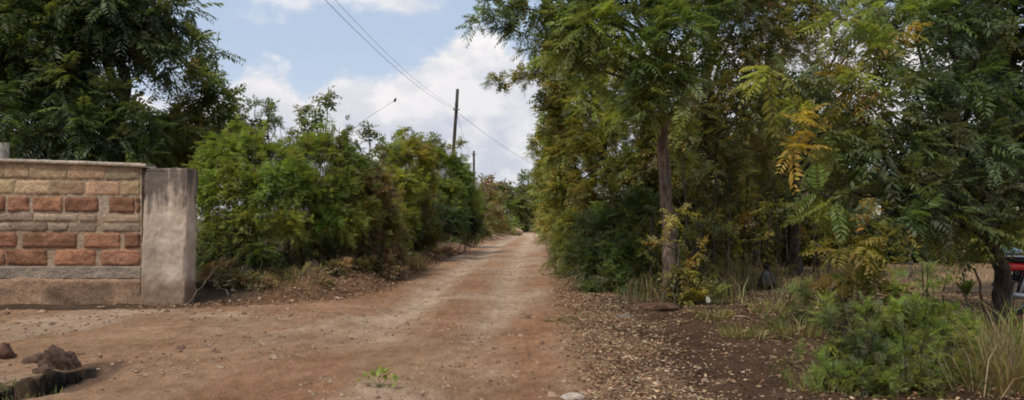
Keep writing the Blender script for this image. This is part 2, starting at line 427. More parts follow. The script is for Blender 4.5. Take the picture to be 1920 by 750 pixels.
def bush(name, label, cat, seed, base, clumps, spec, scale, pal, dens, stems=16, group=None, mat=None, stem_col=(.09, .065, .045), twig=.25, hang=.2, sr=.014, shoots=0):
    rng = rs(seed); clumps = list(clumps); core = len(clumps)
    for i in range(shoots):
        c0, r0 = clumps[rng.integers(core)][:2]; hgt = rng.uniform(.25, .62) * max(scale, .9)
        clumps.append((c0 + r0 * np.array([rng.uniform(-.9, .9), rng.uniform(-.9, .6), rng.uniform(.55, .95)]) + np.array([0, 0, hgt * .5]), np.array([.10 * scale, .10 * scale, hgt * .6]), None, .7))
    base = np.asarray(base, float); base[2] = hz(base[0], base[1])
    root = empty(name, base, label, cat, group)
    mb = MB()
    spx = max(abs(c[0][0] - base[0]) for c in clumps) + .3
    for i in range(stems):
        c = np.asarray(clumps[rng.integers(len(clumps))][0], float) + rng.normal(0, .15, 3)
        f = base + np.array([(c[0] - base[0]) * .75 + rng.normal(0, .12), (c[1] - base[1]) * .7 + rng.normal(0, .12), 0]); f[2] = hz(f[0], f[1]) - .05
        lp = limb_path(rng, f, c, .05, 5); mb.tube(lp, np.linspace(sr, sr * .4, 5), 5, np.array(stem_col) * rng.uniform(.6, 1.4), .05, rng, False)
    tw = MB()
    V, Q, C = clump_foliage(rng, clumps, spec, scale, pal, dens, (tw, twig), np.array(stem_col) * .7, hang)
    keep = (V.reshape(-1, 4, 3)[:, :, 2].min(1) > height(V[::4, 0], V[::4, 1]) - .02)
    V = V.reshape(-1, 4, 3)[keep].reshape(-1, 3); C = C.reshape(-1, 4, 3)[keep].reshape(-1, 3); Q = np.arange(len(V)).reshape(-1, 4)
    if tw.n: V, Q, C = np.vstack([V] + tw.v), np.vstack([Q] + [q + len(V) for q in tw.q]), np.vstack([C] + tw.c)
    mb.build('stems', BARK, root); mesh_obj('foliage', V, Q, mat or LEAF, root, C)
    return root
def K(px, py, Y, rx, ry=None, rd=None, pal=None, f=1):
    """clump whose centre is seen at (px, py) from the viewpoint at distance Y; radii rx, ry in photograph pixels"""
    s = Y / F; ry = ry or rx
    return (PX(px, py, Y), np.array([rx * s, (rd if rd else (rx + ry) * .5 * s), ry * s]), pal, f)

# ================================================================== LEFT SIDE
r = rs(11)
cl = spread_clumps(r, PX(70, 40, 17.5), (3.2, 2.4, 3.3), 30, (.75, 1.25), None, .5)
cl += [K(40, 60, 16.5, 75), K(150, 90, 16.5, 70), K(250, 60, 16.5, 75), K(300, 20, 17, 55), K(60, 220, 16, 75), K(160, 235, 16, 70), K(245, 215, 16.2, 65),
       K(300, 130, 17, 50), K(330, 60, 17.5, 40), K(370, 78, 17, 22, 12, None, None, .5), K(402, 95, 17, 10, 10, None, None, .5), K(130, 160, 16, 50), K(20, 150, 17, 50),
       K(290, 260, 16.5, 48), K(345, 10, 17.5, 20, 20, None, None, .8), K(110, 275, 15.8, 60, 30), K(215, 285, 15.8, 55, 28), K(30, 285, 15.8, 45, 28), K(200, 20, 16.5, 80), K(90, -10, 16.5, 80)]
tree('broadleaf_tree', 'big dark green leafy tree rising behind the stone block wall', 'tree', 1,
     [(-9.4, 17.6, 0), (-9.3, 17.5, 2.4), (-9.0, 17.4, 5)], .24, .12, cl, 'pinnate', 1.3, dict(black=3, dark=6, deep=4, blue=2, mid=1), 2.5, limbs=18, hang=.4)
r = rs(12)
cl = [K(385, 150, 19, 42), K(420, 190, 19, 36), K(360, 200, 19, 45), K(400, 245, 19, 52), K(440, 225, 19.3, 24, 36), K(330, 250, 18.5, 48), K(375, 285, 18, 55), K(425, 285, 18.5, 45),
      K(355, 120, 19.3, 30, 30, None, None, .7), K(455, 265, 19, 26), K(320, 300, 18, 50)]
tree('feathery_tree', 'slim olive green tree with see-through crown behind the concrete pillar', 'tree', 2,
     [(-7.9, 19, 0), (-7.7, 19, 2), (-7.4, 19, 4)], .09, .04, cl, 'broad', .85, dict(olive=4, mid=3, deep=3, rust=.6, yolive=1), 3.2, limbs=11, hang=.35, twig=.4)

def sapling(name, label, seed, px, Y, tops, spec, scale, pal, dens, cat='sapling', group=None, r0=.03):
    base = PX(px, HY, Y); base[2] = hz(base[0], base[1])
    top = tops[0][0]
    return tree(name, label, cat, seed, [base, (base + top) / 2 + np.array([.08, 0, 0]), top], r0, .01, tops, spec, scale, pal, dens, group=group, limbs=6, twig=.6, hang=.3)
sapling('wild_sapling', 'slender sapling poking above the hedge right of the feathery tree', 31, 505, 18.5,
        [K(500, 205, 18.5, 16, 20, None, None, .9), K(515, 235, 18.5, 20, 18), K(490, 245, 18.5, 22, 22), K(478, 205, 18.5, 9, 22, None, None, .7)], 'broad', .8, dict(deep=3, mid=3, grey=2), 2.6)
sapling('wild_sapling', 'tallest sapling above the hedge with two drooping leafy tips', 32, 588, 18.5,
        [K(602, 196, 18.5, 13, 13), K(570, 205, 18.5, 18, 10), K(590, 230, 18.5, 26, 20), K(580, 262, 18.5, 34, 22), K(612, 182, 18.5, 8, 6)], 'broad', .8, dict(deep=3, mid=3, grey=2), 2.8)
sapling('wild_sapling', 'low thin sapling above the middle of the hedge, left of the leaning pole', 33, 690, 20,
        [K(690, 240, 20, 10, 12), K(665, 262, 20, 22, 12), K(705, 270, 20, 22, 14), K(640, 250, 20, 8, 14), K(730, 282, 20, 16, 10)], 'broad', .8, dict(olive=3, deep=3, grey=2, brown=1), 1.9)
sapling('wild_sapling', 'sparse sapling showing just in front of the leaning utility pole', 34, 775, 27,
        [K(752, 245, 27, 10, 9), K(775, 262, 27, 20, 10), K(815, 262, 27, 10, 8), K(740, 272, 27, 14, 9), K(835, 285, 27, 14, 10), K(862, 275, 27, 5, 16)], 'broad', 1.0, dict(olive=2, deep=3, grey=3), 2.2)

HG = 'scrub bushes of the hedge on the far side of the pillar'
bush('hedge_bush', 'bright green bush right beside the concrete pillar', 'bush', 41, PX(455, HY, 15.2),
     [K(420, 300, 15.4, 55), K(400, 360, 14.9, 45), K(470, 290, 15.6, 55), K(450, 350, 14.8, 55), K(520, 300, 15.8, 55, 45), K(505, 360, 14.9, 60), K(410, 420, 14.6, 45), K(470, 420, 14.6, 55), K(530, 420, 14.8, 50),
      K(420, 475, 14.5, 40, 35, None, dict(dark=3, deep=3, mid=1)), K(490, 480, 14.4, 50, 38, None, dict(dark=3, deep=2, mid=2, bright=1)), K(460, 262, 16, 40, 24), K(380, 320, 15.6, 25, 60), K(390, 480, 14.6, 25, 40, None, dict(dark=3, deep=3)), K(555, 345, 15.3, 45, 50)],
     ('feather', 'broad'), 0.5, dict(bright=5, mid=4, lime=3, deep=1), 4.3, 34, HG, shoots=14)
bush('hedge_bush', 'leafy green bush with wide crown, second along from the pillar', 'bush', 42, PX(590, HY, 16.8),
     [K(560, 300, 17, 45), K(610, 295, 17.2, 50), K(655, 310, 17.4, 45), K(575, 360, 16.3, 55), K(635, 360, 16.6, 50), K(600, 420, 16, 50, 45), K(650, 420, 16.4, 45), K(560, 440, 15.6, 40), K(585, 272, 17.4, 40, 22), K(640, 282, 17.4, 35, 22),
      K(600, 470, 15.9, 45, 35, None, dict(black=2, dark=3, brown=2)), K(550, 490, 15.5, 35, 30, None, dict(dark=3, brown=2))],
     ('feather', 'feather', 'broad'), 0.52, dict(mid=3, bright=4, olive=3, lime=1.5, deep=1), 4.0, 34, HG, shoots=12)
bush('hedge_bush', 'brown half-dry bush in the middle of the hedge', 'bush', 43, PX(690, HY, 18.6),
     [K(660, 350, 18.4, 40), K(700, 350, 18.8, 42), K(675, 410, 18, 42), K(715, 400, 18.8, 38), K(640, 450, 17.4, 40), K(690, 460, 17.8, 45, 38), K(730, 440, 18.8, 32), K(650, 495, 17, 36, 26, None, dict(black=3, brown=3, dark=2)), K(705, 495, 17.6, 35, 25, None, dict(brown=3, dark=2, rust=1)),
      K(690, 315, 19, 28, 18)],
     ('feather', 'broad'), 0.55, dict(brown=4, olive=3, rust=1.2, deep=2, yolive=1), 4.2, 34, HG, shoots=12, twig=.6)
bush('hedge_bush', 'tall yellow-green feathery bush behind the brown bush', 'bush', 44, PX(752, HY, 25),
     [K(735, 300, 25.5, 36), K(770, 290, 26, 36), K(730, 350, 24.5, 36), K(765, 345, 25, 38), K(740, 400, 23.5, 32), K(765, 410, 25, 28), K(755, 280, 26.5, 30, 14), K(800, 290, 27, 30), K(795, 335, 26.5, 30)],
     ('feather', 'feather', 'broad'), 0.8, dict(lime=3, yolive=3, bright=3, mid=2), 4.4, 18, HG, shoots=10)
bush('hedge_bush', 'rounded dark green bush at the far end of the hedge', 'bush', 45, PX(835, HY, 32),
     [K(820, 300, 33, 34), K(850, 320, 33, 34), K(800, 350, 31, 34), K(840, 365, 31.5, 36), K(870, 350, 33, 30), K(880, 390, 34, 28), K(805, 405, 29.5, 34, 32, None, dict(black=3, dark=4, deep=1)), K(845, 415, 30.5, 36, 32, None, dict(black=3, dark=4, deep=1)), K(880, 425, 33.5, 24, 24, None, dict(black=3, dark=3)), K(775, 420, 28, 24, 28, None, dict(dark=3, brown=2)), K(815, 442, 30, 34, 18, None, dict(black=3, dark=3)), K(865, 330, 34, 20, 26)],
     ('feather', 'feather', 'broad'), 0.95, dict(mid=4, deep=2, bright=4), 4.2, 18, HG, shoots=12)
bush('hedge_bush', 'rusty bush past the round dark bush where the road narrows', 'bush', 46, PX(912, HY, 56),
     [K(905, 400, 56, 16), K(915, 415, 55, 14), K(900, 425, 52, 14), K(925, 405, 60, 16), K(930, 425, 60, 12)],
     ('feather', 'feather', 'broad'), 2.4, dict(brown=3, rust=1.5, olive=3, deep=2), 3.0, 8, HG, shoots=8)


for i, (px, Y, lab, cs, pal_) in enumerate([
    (715, 20.5, 'low olive bush filling the hedge between the brown bush and the tall yellow-green one', [(690, 380, 30), (720, 370, 34), (705, 430, 34), (735, 440, 30), (750, 470, 26), (715, 475, 32), (700, 330, 24)], dict(olive=4, mid=3, brown=2, yolive=1)),
    (780, 26.5, 'low brown-green bush under the tall yellow-green one', [(770, 440, 30), (795, 430, 30), (785, 460, 28), (760, 465, 24), (810, 455, 24), (740, 455, 24), (785, 395, 30)], dict(olive=3, mid=3, brown=3, deep=1)),
    (880, 40, 'shaded green bush following the round dark one', [(870, 430, 22), (890, 425, 22), (880, 400, 24), (895, 440, 16), (865, 445, 18), (895, 390, 20), (885, 370, 20)], dict(mid=3, deep=3, olive=2)),
    (645, 17.6, 'green bush filling the hedge before the brown bush', [(625, 400, 40), (655, 385, 40), (640, 340, 36), (615, 450, 36), (655, 445, 36), (630, 480, 30), (690, 400, 32)], dict(bright=3, mid=4, olive=3, yolive=1)),
    (930, 66, 'pale small bush on the left verge far along the road', [(915, 425, 12), (928, 428, 12), (942, 425, 12), (922, 412, 12)], dict(mid=3, olive=3, bright=1))]):
    bush('hedge_bush', lab, 'bush', 230 + i, PX(px, HY, Y), [K(a, b_, Y + .4 * math.sin(a), c_, c_ * .9) for a, b_, c_ in cs], ('feather', 'broad'), [.62, .85, 1.2, .55, 2.2][i], pal_, 3.6, 22, HG, twig=.5, shoots=6)

DB = 'dry brush along the foot of the hedge'
DP = dict(brown=5, rust=1.2, olive=2, straw=1, dark=1)
bush('dry_brush', 'brown dry brush at the hedge foot beside the pillar and fallen branches', 'brush', 47, PX(430, HY, 13.6),
     [K(400, 525, 13.7, 26, 22), K(440, 530, 13.6, 30, 20), K(480, 530, 13.6, 34, 18), K(420, 505, 14, 30, 20)], 'broad', .6, DP, 4.6, 40, DB, sr=.009, twig=1)
bush('dry_brush', 'brown dry brush at the hedge foot under the wide green bush', 'brush', 48, PX(570, HY, 14.6),
     [K(530, 525, 14.4, 34, 20), K(580, 520, 14.8, 36, 22), K(630, 510, 15.6, 36, 22), K(600, 535, 14.3, 30, 14)], 'broad', .65, DP, 4.6, 40, DB, sr=.009, twig=1)
bush('dry_brush', 'brown dry brush at the hedge foot in front of the brown bush', 'brush', 49, PX(700, HY, 17.2),
     [K(670, 505, 16.8, 32, 20), K(710, 500, 17.4, 32, 20), K(745, 480, 18.8, 26, 20), K(735, 505, 17.6, 24, 12)], 'broad', .75, dict(brown=5, straw=2, olive=2, rust=1), 4.2, 36, DB, sr=.010, twig=1)
for i, (px, lab) in enumerate([(60, 'dark bush behind the stone wall by the post'), (180, 'dark bush behind the middle of the stone wall'), (300, 'dark bush behind the stone wall close to the pillar')]):
    bush('wall_bush', lab, 'bush', 130 + i, PX(px, HY, 20), [K(px - 35, 290, 20, 50), K(px + 35, 285, 20.5, 50), K(px, 340, 20, 60, 45), K(px - 10, 245, 20.6, 50, 36), K(px + 40, 380, 20, 55, 45), K(px - 45, 390, 20, 55, 45)],
         'broad', 1.1, dict(dark=4, deep=3, black=2, olive=1), 3.2, 10, 'bushes behind the stone wall')

# ------------------------------------------------------------------ far trees at the end of the road
FG = 'trees beyond the end of the road'
def far_tree(label, seed, px, Y, cl, pal, group=FG):
    b = PX(px, HY, Y); b[2] = hz(b[0], b[1]); t = np.asarray(cl[0][0])
    tree('distant_tree', label, 'tree', seed, [b, (b + t) / 2, t], .2, .08, cl, 'broad', Y / 20, pal, 2.6, limbs=4, twig=None, group=group)
far_tree('reddish brown tree just right of the thin far pole', 51, 918, 88, [K(918, 360, 88, 20), K(905, 380, 86, 20), K(935, 350, 90, 14, 10), K(925, 390, 86, 18)], dict(brown=3, rust=2, olive=2, grey=1))
far_tree('grey green tree over the road end, next to the reddish one', 52, 950, 95, [K(950, 365, 95, 20, 22), K(945, 395, 92, 24), K(968, 380, 95, 18), K(935, 408, 90, 16)], dict(grey=3, olive=2, deep=3))
far_tree('dark green tree at the very end of the road', 53, 985, 100, [K(985, 365, 100, 22), K(978, 395, 98, 22), K(995, 405, 98, 20), K(1000, 375, 100, 20), K(972, 418, 96, 14), K(988, 426, 98, 18, 12), K(1002, 425, 99, 18, 12), K(990, 345, 101, 16)], dict(deep=3, mid=2, grey=4, olive=2))  # grey leaves in the mix paint in the haze of distance
far_tree('pale green bush-like tree at the left verge of the road end', 54, 940, 72, [K(942, 412, 72, 14, 12), K(930, 420, 70, 14, 12), K(955, 422, 74, 10, 9)], dict(bright=2, mid=3, olive=2))
for i, (px, Y, h) in enumerate([(820, 95, 50), (860, 105, 58), (780, 100, 45), (700, 90, 52), (1030, 112, 60), (1075, 104, 60), (600, 80, 50)]):
    far_tree(['low tree in the distance behind the hedge', 'low tree in the distance behind the hedge', 'low tree in the distance behind the hedge', 'low tree in the distance behind the hedge',
              'tree in the distance hidden by the roadside trees', 'tree in the distance hidden by the roadside trees', 'low tree in the distance behind the hedge'][i], 60 + i, px, Y,
             [K(px, HY - h, Y, 24), K(px - 20, HY - h * .6, Y, 22), K(px + 20, HY - h * .55, Y, 22)], dict(deep=3, olive=2, grey=2), 'trees far off behind the roadside growth')

# ================================================================== RIGHT SIDE
BR = (.105, .078, .062)
# tree with the clear trunk beside the road
Yt = 12.4
cl = [K(1120, 60, 12, 62), K(1190, 20, 12, 70), K(1200, 110, 11.6, 62), K(1265, 60, 11.5, 62), K(1250, 140, 11.6, 55), K(1180, 185, 11.8, 48), K(1265, 200, 11.8, 42), K(1300, 120, 12, 45), K(1090, 20, 12.4, 55), K(1120, -40, 12.4, 70), K(1240, -40, 12, 80),
      K(1330, 20, 12.4, 60), K(1040, 40, 12.6, 45, 32), K(1000, 20, 12.8, 36, 26), K(950, 12, 13, 34, 22), K(915, 20, 13, 24, 18), K(900, 48, 13, 16, 14), K(935, 50, 13, 18, 16), K(975, 58, 13, 20, 18), K(1020, 85, 12.8, 30, 26), K(1060, 100, 12.4, 40), K(990, 95, 13, 10, 14, None, None, .8),
      K(1215, 215, 11.6, 36, 24), K(1100, 130, 12.2, 45), K(1010, -30, 12.8, 50), K(930, -25, 13, 40, 24), K(1180, -110, 12, 90), K(1300, -100, 12, 90)]
tree('roadside_tree', 'tall tree with bare grey-brown trunk standing at the right edge of the road', 'tree', 71,
     [GP(1258, 578), PX(1252, 420, Yt), PX(1244, 240, Yt), PX(1240, 60, Yt), PX(1238, -90, Yt)], .125, .07, cl, ('pinnate', 'feather'), .95, dict(deep=4, mid=5, dark=2, blue=2, bright=1, olive=1), 3.0, bark=(.165, .122, .095), limbs=22, hang=.45, twig=.2)
# leaning leafy bough trees over the road edge
cl = [K(1060, 150, 18, 50), K(1110, 190, 17.5, 60), K(1050, 220, 19, 45), K(1110, 270, 17.5, 60), K(1055, 290, 19, 46), K(1170, 240, 17, 60), K(1170, 320, 16.5, 55), K(1110, 350, 17.5, 55), K(1060, 360, 19, 45), K(1190, 150, 17, 60), K(1120, 110, 18, 55), K(1200, 400, 16.2, 50), K(1140, 420, 16.8, 50), K(1075, 425, 18.5, 40),
      K(1020, 130, 18.5, 28, 30), K(985, 150, 18.5, 26, 14), K(945, 152, 18.5, 22, 11), K(920, 153, 18.5, 9, 7), K(975, 135, 18.5, 12, 10), K(1035, 100, 18.5, 36), K(1025, 185, 19, 24, 30)]
tree('olive_leaved_tree', 'tall tree with yellowish olive leaves leaning over the road edge left of the bare trunk', 'tree', 72,
     [PX(1165, 530, 17.2), PX(1150, 380, 17.2), PX(1125, 220, 17.4), PX(1090, 120, 18)], .11, .04, cl, ('broad', 'feather'), .7, dict(olive=4, yolive=3, mid=3, deep=3, lime=1.5, yellow=.9, orange=.3, brown=.5), 3.8, bark=BR, limbs=16, hang=.3, twig=.2)
cl = [K(1030, 250, 30, 24), K(1045, 300, 29, 34), K(1028, 330, 31, 26), K(1060, 350, 27, 36), K(1030, 380, 30, 26), K(1060, 410, 27, 36), K(1035, 425, 28, 26), K(1010, 275, 31, 16, 14), K(996, 268, 31, 10, 8, None, None, .9), K(1000, 285, 31, 9, 8), K(1030, 210, 30, 22), K(1060, 230, 28, 36), K(1090, 280, 26, 40), K(1090, 370, 26, 40)]
tree('olive_leaved_tree', 'second tree along the road edge with yellow-green leaves almost to the ground', 'tree', 73,
     [PX(1062, 475, 29), PX(1060, 360, 29), PX(1050, 250, 29)], .13, .05, cl, ('broad', 'feather'), 1.15, dict(yolive=3, olive=4, lime=1.2, mid=3, deep=1, yellow=.6), 4.0, bark=BR, limbs=10, twig=.1)
cl = [K(1018, 330, 50, 14), K(1022, 365, 50, 16), K(1018, 400, 48, 15), K(1030, 345, 46, 20), K(1032, 395, 45, 20), K(1012, 345, 52, 10, 8), K(1025, 305, 50, 16), K(1014, 420, 50, 10), K(1028, 425, 45, 16)]
tree('olive_leaved_tree', 'furthest tree of the right road edge, seen as a thin strip beside the gap', 'tree', 74,
     [PX(1032, 445, 50), PX(1030, 380, 50), PX(1025, 320, 50)], .15, .05, cl, 'broad', 2.2, dict(olive=3, mid=3, deep=2, yolive=3), 4, bark=BR, limbs=6, twig=None)
# shrubs under them
UG = 'shrubs along the right verge'
bush('verge_shrub', 'dark feathery shrub left of the bare trunk at the road verge', 'bush', 81, PX(1150, HY, 14.4),
     [K(1110, 440, 15, 42), K(1150, 430, 14.8, 46), K(1195, 430, 14.2, 46), K(1090, 490, 14.6, 36), K(1135, 490, 14.2, 46), K(1190, 490, 13.9, 48), K(1110, 525, 14.2, 36, 24), K(1165, 530, 13.8, 46, 24), K(1210, 520, 13.6, 36, 28), K(1200, 390, 14.4, 40), K(1160, 385, 14.9, 36)],
     'feather', .8, dict(deep=4, blue=3, dark=3, mid=2, grey=1.2), 3.4, 24, UG, LEAF_DULL, hang=.3)
bush('verge_shrub', 'mid green shrub at the road verge under the yellow-green tree', 'bush', 82, PX(1062, HY, 19.5),
     [K(1055, 440, 20, 34), K(1080, 450, 19, 36), K(1050, 480, 19.6, 26), K(1080, 495, 18.4, 32), K(1100, 460, 18, 36), K(1060, 510, 18.5, 20, 14)],
     'feather', .95, dict(mid=4, deep=3, olive=2, bright=1), 3.2, 14, UG)
bush('verge_shrub', 'far small shrub at the right verge where the road bends', 'bush', 83, PX(1035, HY, 36),
     [K(1028, 420, 38, 16), K(1042, 432, 35, 20), K(1030, 445, 34, 14), K(1055, 450, 30, 18)],
     'feather', 1.6, dict(mid=3, deep=3, olive=2, yolive=1), 3.2, 8, UG)
# trees in the grove
GR = 'trees of the grove right of the road'
cl = [K(1340, 60, 15.5, 70), K(1400, 20, 15.5, 75), K(1380, 120, 15.5, 65), K(1330, 180, 15, 60), K(1400, 200, 15.5, 60), K(1350, 260, 15, 55), K(1290, 260, 15, 45), K(1420, 280, 16, 50), K(1300, 330, 15, 45), K(1370, 330, 15.5, 48), K(1440, 90, 16, 60), K(1350, -60, 15.5, 90), K(1440, -40, 16, 90)]
tree('grove_tree', 'grove tree with leaning dark trunk just right of the bare roadside trunk', 'tree', 91,
     [PX(1300, 540, 15.2), PX(1312, 400, 15.2), PX(1320, 230, 15.2), PX(1330, 0, 15.2)], .12, .07, cl, ('broad', 'feather'), .75, dict(dark=3, deep=3, olive=4, brown=2, yolive=.7, orange=.25), 2.3, bark=(.09, .07, .058), group=GR, limbs=16, hang=.3)
cl = [K(1430, 150, 20, 55), K(1480, 90, 20, 60), K(1500, 180, 20, 55), K(1450, 240, 20, 50), K(1520, 30, 20, 65), K(1420, 310, 20, 45), K(1480, 330, 20, 50), K(1520, 270, 20, 45), K(1460, 10, 20, 60), K(1400, 380, 20, 36), K(1450, 400, 20, 38), K(1480, -60, 20, 80)]
tree('grove_tree', 'grove tree with straight thin trunk between the leaning trunk and the orange leaves', 'tree', 92,
     [PX(1420, 510, 20.5), PX(1421, 400, 20.5), PX(1424, 250, 20.5), PX(1440, 80, 20.5)], .125, .06, cl, ('broad', 'feather'), .9, dict(olive=4, dark=2, brown=3, deep=2, yolive=1), 1.9, bark=(.10, .085, .075), group=GR, limbs=12)
cl = [K(1560, 120, 16, 60), K(1600, 40, 16, 70), K(1530, 200, 16, 50), K(1590, 230, 16.5, 55), K(1540, 320, 16, 45), K(1600, 340, 16.5, 50), K(1660, 120, 16.5, 60), K(1660, 20, 16.5, 70), K(1490, 380, 16, 34), K(1540, 400, 16, 36)]
tree('grove_tree', 'grove tree with short stout trunk below the orange hanging leaves', 'tree', 93,
     [PX(1492, 523, 18.1), PX(1492, 440, 18.1), PX(1500, 330, 18), PX(1540, 160, 17)], .16, .07, cl, ('broad', 'feather'), .8, dict(dark=3, deep=3, olive=4, brown=1.5), 1.8, bark=(.10, .08, .07), group=GR, limbs=12)
# pinnate tree at the right
OR = dict(orange=5, yellow=3, yolive=2)
YG = dict(lime=3, bright=3, yolive=2, mid=2)
DG = dict(deep=4, mid=3, dark=3, blue=2, grey=1.5)
cl = [K(1700, 60, 9.5, 75, 60), K(1640, 110, 9, 55, 40, None, dict(mid=3, bright=2, olive=2)), K(1770, 150, 9.2, 80, 60), K(1690, 190, 9, 70, 50), K(1620, 230, 8.8, 60, 40), K(1740, 260, 8.9, 80, 50), K(1660, 300, 8.7, 70, 45), K(1580, 290, 8.7, 55, 40, None, dict(mid=3, deep=2, olive=2, yolive=1)),
      K(1760, 350, 8.7, 80, 45), K(1690, 380, 8.6, 70, 45), K(1840, 280, 9, 70, 60), K(1850, 370, 9, 60, 40), K(1620, 370, 8.6, 55, 40), K(1570, 370, 8.5, 40, 30, None, dict(yolive=2, mid=3, olive=3, bright=1), .7), K(1610, 440, 8.5, 50, 30, None, dict(yolive=2, mid=3, olive=3)), K(1690, 430, 8.5, 60, 30), K(1770, 420, 8.7, 60, 30, None, dict(olive=3, deep=3, mid=2)),
      K(1520, 415, 8.5, 34, 18, None, YG, .6), K(1640, 480, 8.5, 34, 20, None, dict(olive=3, mid=3, yolive=2)), K(1575, 470, 8.5, 28, 22, None, dict(olive=3, mid=3, yolive=2), .6),
      K(1600, 130, 8.8, 30, 16, None, YG), K(1445, 130, 8.8, 34, 12, None, YG, .9), K(1480, 160, 8.8, 24, 16, None, DG), K(1495, 215, 8.7, 20, 40, None, YG, .8), K(1489, 235, 8.6, 4, 30, .05, OR, .2), K(1485, 275, 8.6, 4, 20, .05, OR, .2), K(1565, 140, 8.9, 18, 10, None, OR, .2), K(1610, 170, 8.9, 30, 10, None, OR, .2), K(1640, 165, 8.9, 16, 10, None, OR, .2), K(1685, 60, 9, 10, 14, None, OR, .2),
      K(1560, 180, 8.8, 40, 22), K(1530, 250, 8.7, 36, 30), K(1800, 60, 9.5, 70, 60), K(1860, 160, 9.3, 70, 60), K(1640, 20, 9.5, 60, 40, None, YG, .7), K(1760, -40, 9.5, 90, 50), K(1880, 40, 9.5, 80, 60), K(1920, 240, 9.2, 60, 60), K(1950, 320, 9, 50, 40), K(1850, 460, 9.2, 44, 26, None, DG, .7), K(1905, 440, 9.2, 44, 30, None, DG, .7), K(1870, 430, 9.4, 40, 30, None, DG), K(1560, 50, 9.2, 30, 22, None, YG, .6), K(1800, 455, 8.9, 30, 14, None, dict(olive=3, yolive=1, mid=2), .5)]
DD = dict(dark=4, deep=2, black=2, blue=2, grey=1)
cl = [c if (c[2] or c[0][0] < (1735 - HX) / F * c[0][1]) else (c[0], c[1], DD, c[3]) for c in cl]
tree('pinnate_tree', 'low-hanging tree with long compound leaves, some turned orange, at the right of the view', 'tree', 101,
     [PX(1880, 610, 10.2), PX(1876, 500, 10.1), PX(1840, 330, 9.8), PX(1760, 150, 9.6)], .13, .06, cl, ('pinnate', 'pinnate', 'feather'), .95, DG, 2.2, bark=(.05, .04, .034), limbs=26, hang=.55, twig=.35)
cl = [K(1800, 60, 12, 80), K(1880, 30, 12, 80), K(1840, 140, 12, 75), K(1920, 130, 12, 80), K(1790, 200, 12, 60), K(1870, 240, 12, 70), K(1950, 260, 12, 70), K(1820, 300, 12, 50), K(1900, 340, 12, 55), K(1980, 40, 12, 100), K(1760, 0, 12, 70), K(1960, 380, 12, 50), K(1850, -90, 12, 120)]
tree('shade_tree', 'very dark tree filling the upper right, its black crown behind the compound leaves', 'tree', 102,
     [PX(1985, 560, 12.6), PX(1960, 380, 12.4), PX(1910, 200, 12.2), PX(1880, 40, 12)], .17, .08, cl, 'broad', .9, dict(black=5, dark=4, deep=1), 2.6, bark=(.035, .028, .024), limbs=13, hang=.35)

# belt of trees beyond the field
BG = 'trees beyond the dry field'
bl = ['dense olive tree beyond the dry field, behind the straight thin trunk', 'brown-green tree beyond the dry field, behind the stout trunk', 'dark tree beyond the dry field, below the orange leaves',
      'tree beyond the dry field, above the pale clearing', 'bushy dark tree beyond the dry field, left of the leaning stick', 'light olive tree beyond the dry field, behind the motorcycle',
      'dusky tree behind the grove, between the bare trunk and the leaning trunk', 'tree at the far edge of the field beyond the right of the view']
for i, (px, Y, top) in enumerate([(1380, 25, 250), (1480, 24, 230), (1580, 23.5, 240), (1690, 23.5, 280), (1790, 23.5, 290), (1890, 24, 280), (1300, 24, 250), (2010, 24, 280)]):
    r = rs(110 + i); b = PX(px, HY, Y); b[2] = hz(b[0], b[1])
    cl = []
    for yy in np.arange(top, 500, 44):
        for k in range(2): cl.append(K(px + r.uniform(-62, 62), yy + r.uniform(-18, 18), Y + r.uniform(-1.2, 1.2), r.uniform(38, 58), r.uniform(30, 40)))
    tree('field_edge_tree', bl[i], 'tree', 120 + i, [b, PX(px + 8, 380, Y), PX(px, top + 20, Y)], .14, .05, cl, 'broad', 1.5,
         [dict(olive=3, brown=3, dark=3, yolive=1), dict(dark=4, brown=2, olive=2), dict(dark=4, deep=3, olive=1), dict(deep=3, dark=3, olive=2), dict(black=2, dark=4, deep=2), dict(olive=3, yolive=2, mid=2), dict(olive=3, dark=3, brown=3, yolive=1), dict(deep=3, dark=3)][i],
         4.2, bark=(.09, .075, .065), group=BG, limbs=8, twig=.12)


TK = 'thicket bushes between the grove trunks'
for i, (px, Y, lab) in enumerate([(1265, 19, 'brownish thicket bush right behind the bare trunk'), (1345, 20, 'olive thicket bush below the leaning trunk'), (1425, 22, 'dim thicket bush behind the straight thin trunk'), (1210, 18, 'dense dark thicket bush left of the bare trunk, behind the feathery shrub'), (1545, 21.5, 'dim thicket bush right of the stout trunk'), (1225, 16, 'tall olive thicket bush just behind the left side of the bare trunk'), (1300, 16.5, 'tall olive thicket bush just behind the right side of the bare trunk')]):
    bush('thicket_bush', lab, 'bush', 180 + i, PX(px, HY, Y), [K(px - 28, 440, Y, 36), K(px + 28, 430, Y, 36), K(px, 385, Y, 40), K(px - 20, 475, Y, 34, 26), K(px + 24, 480, Y, 34, 26), K(px - 15, 330, Y, 34), K(px + 22, 345, Y, 34), K(px, 285, Y, 34)] + ([K(px + 10, 240, Y, 34), K(px - 14, 200, Y, 34)] if Y < 17 else []),
         ('feather', 'broad'), .85, [dict(brown=2, olive=4, mid=2, yolive=1), dict(olive=4, mid=3, dark=1, brown=2)][i % 2], 3.2, 34, TK, twig=.6, shoots=8)

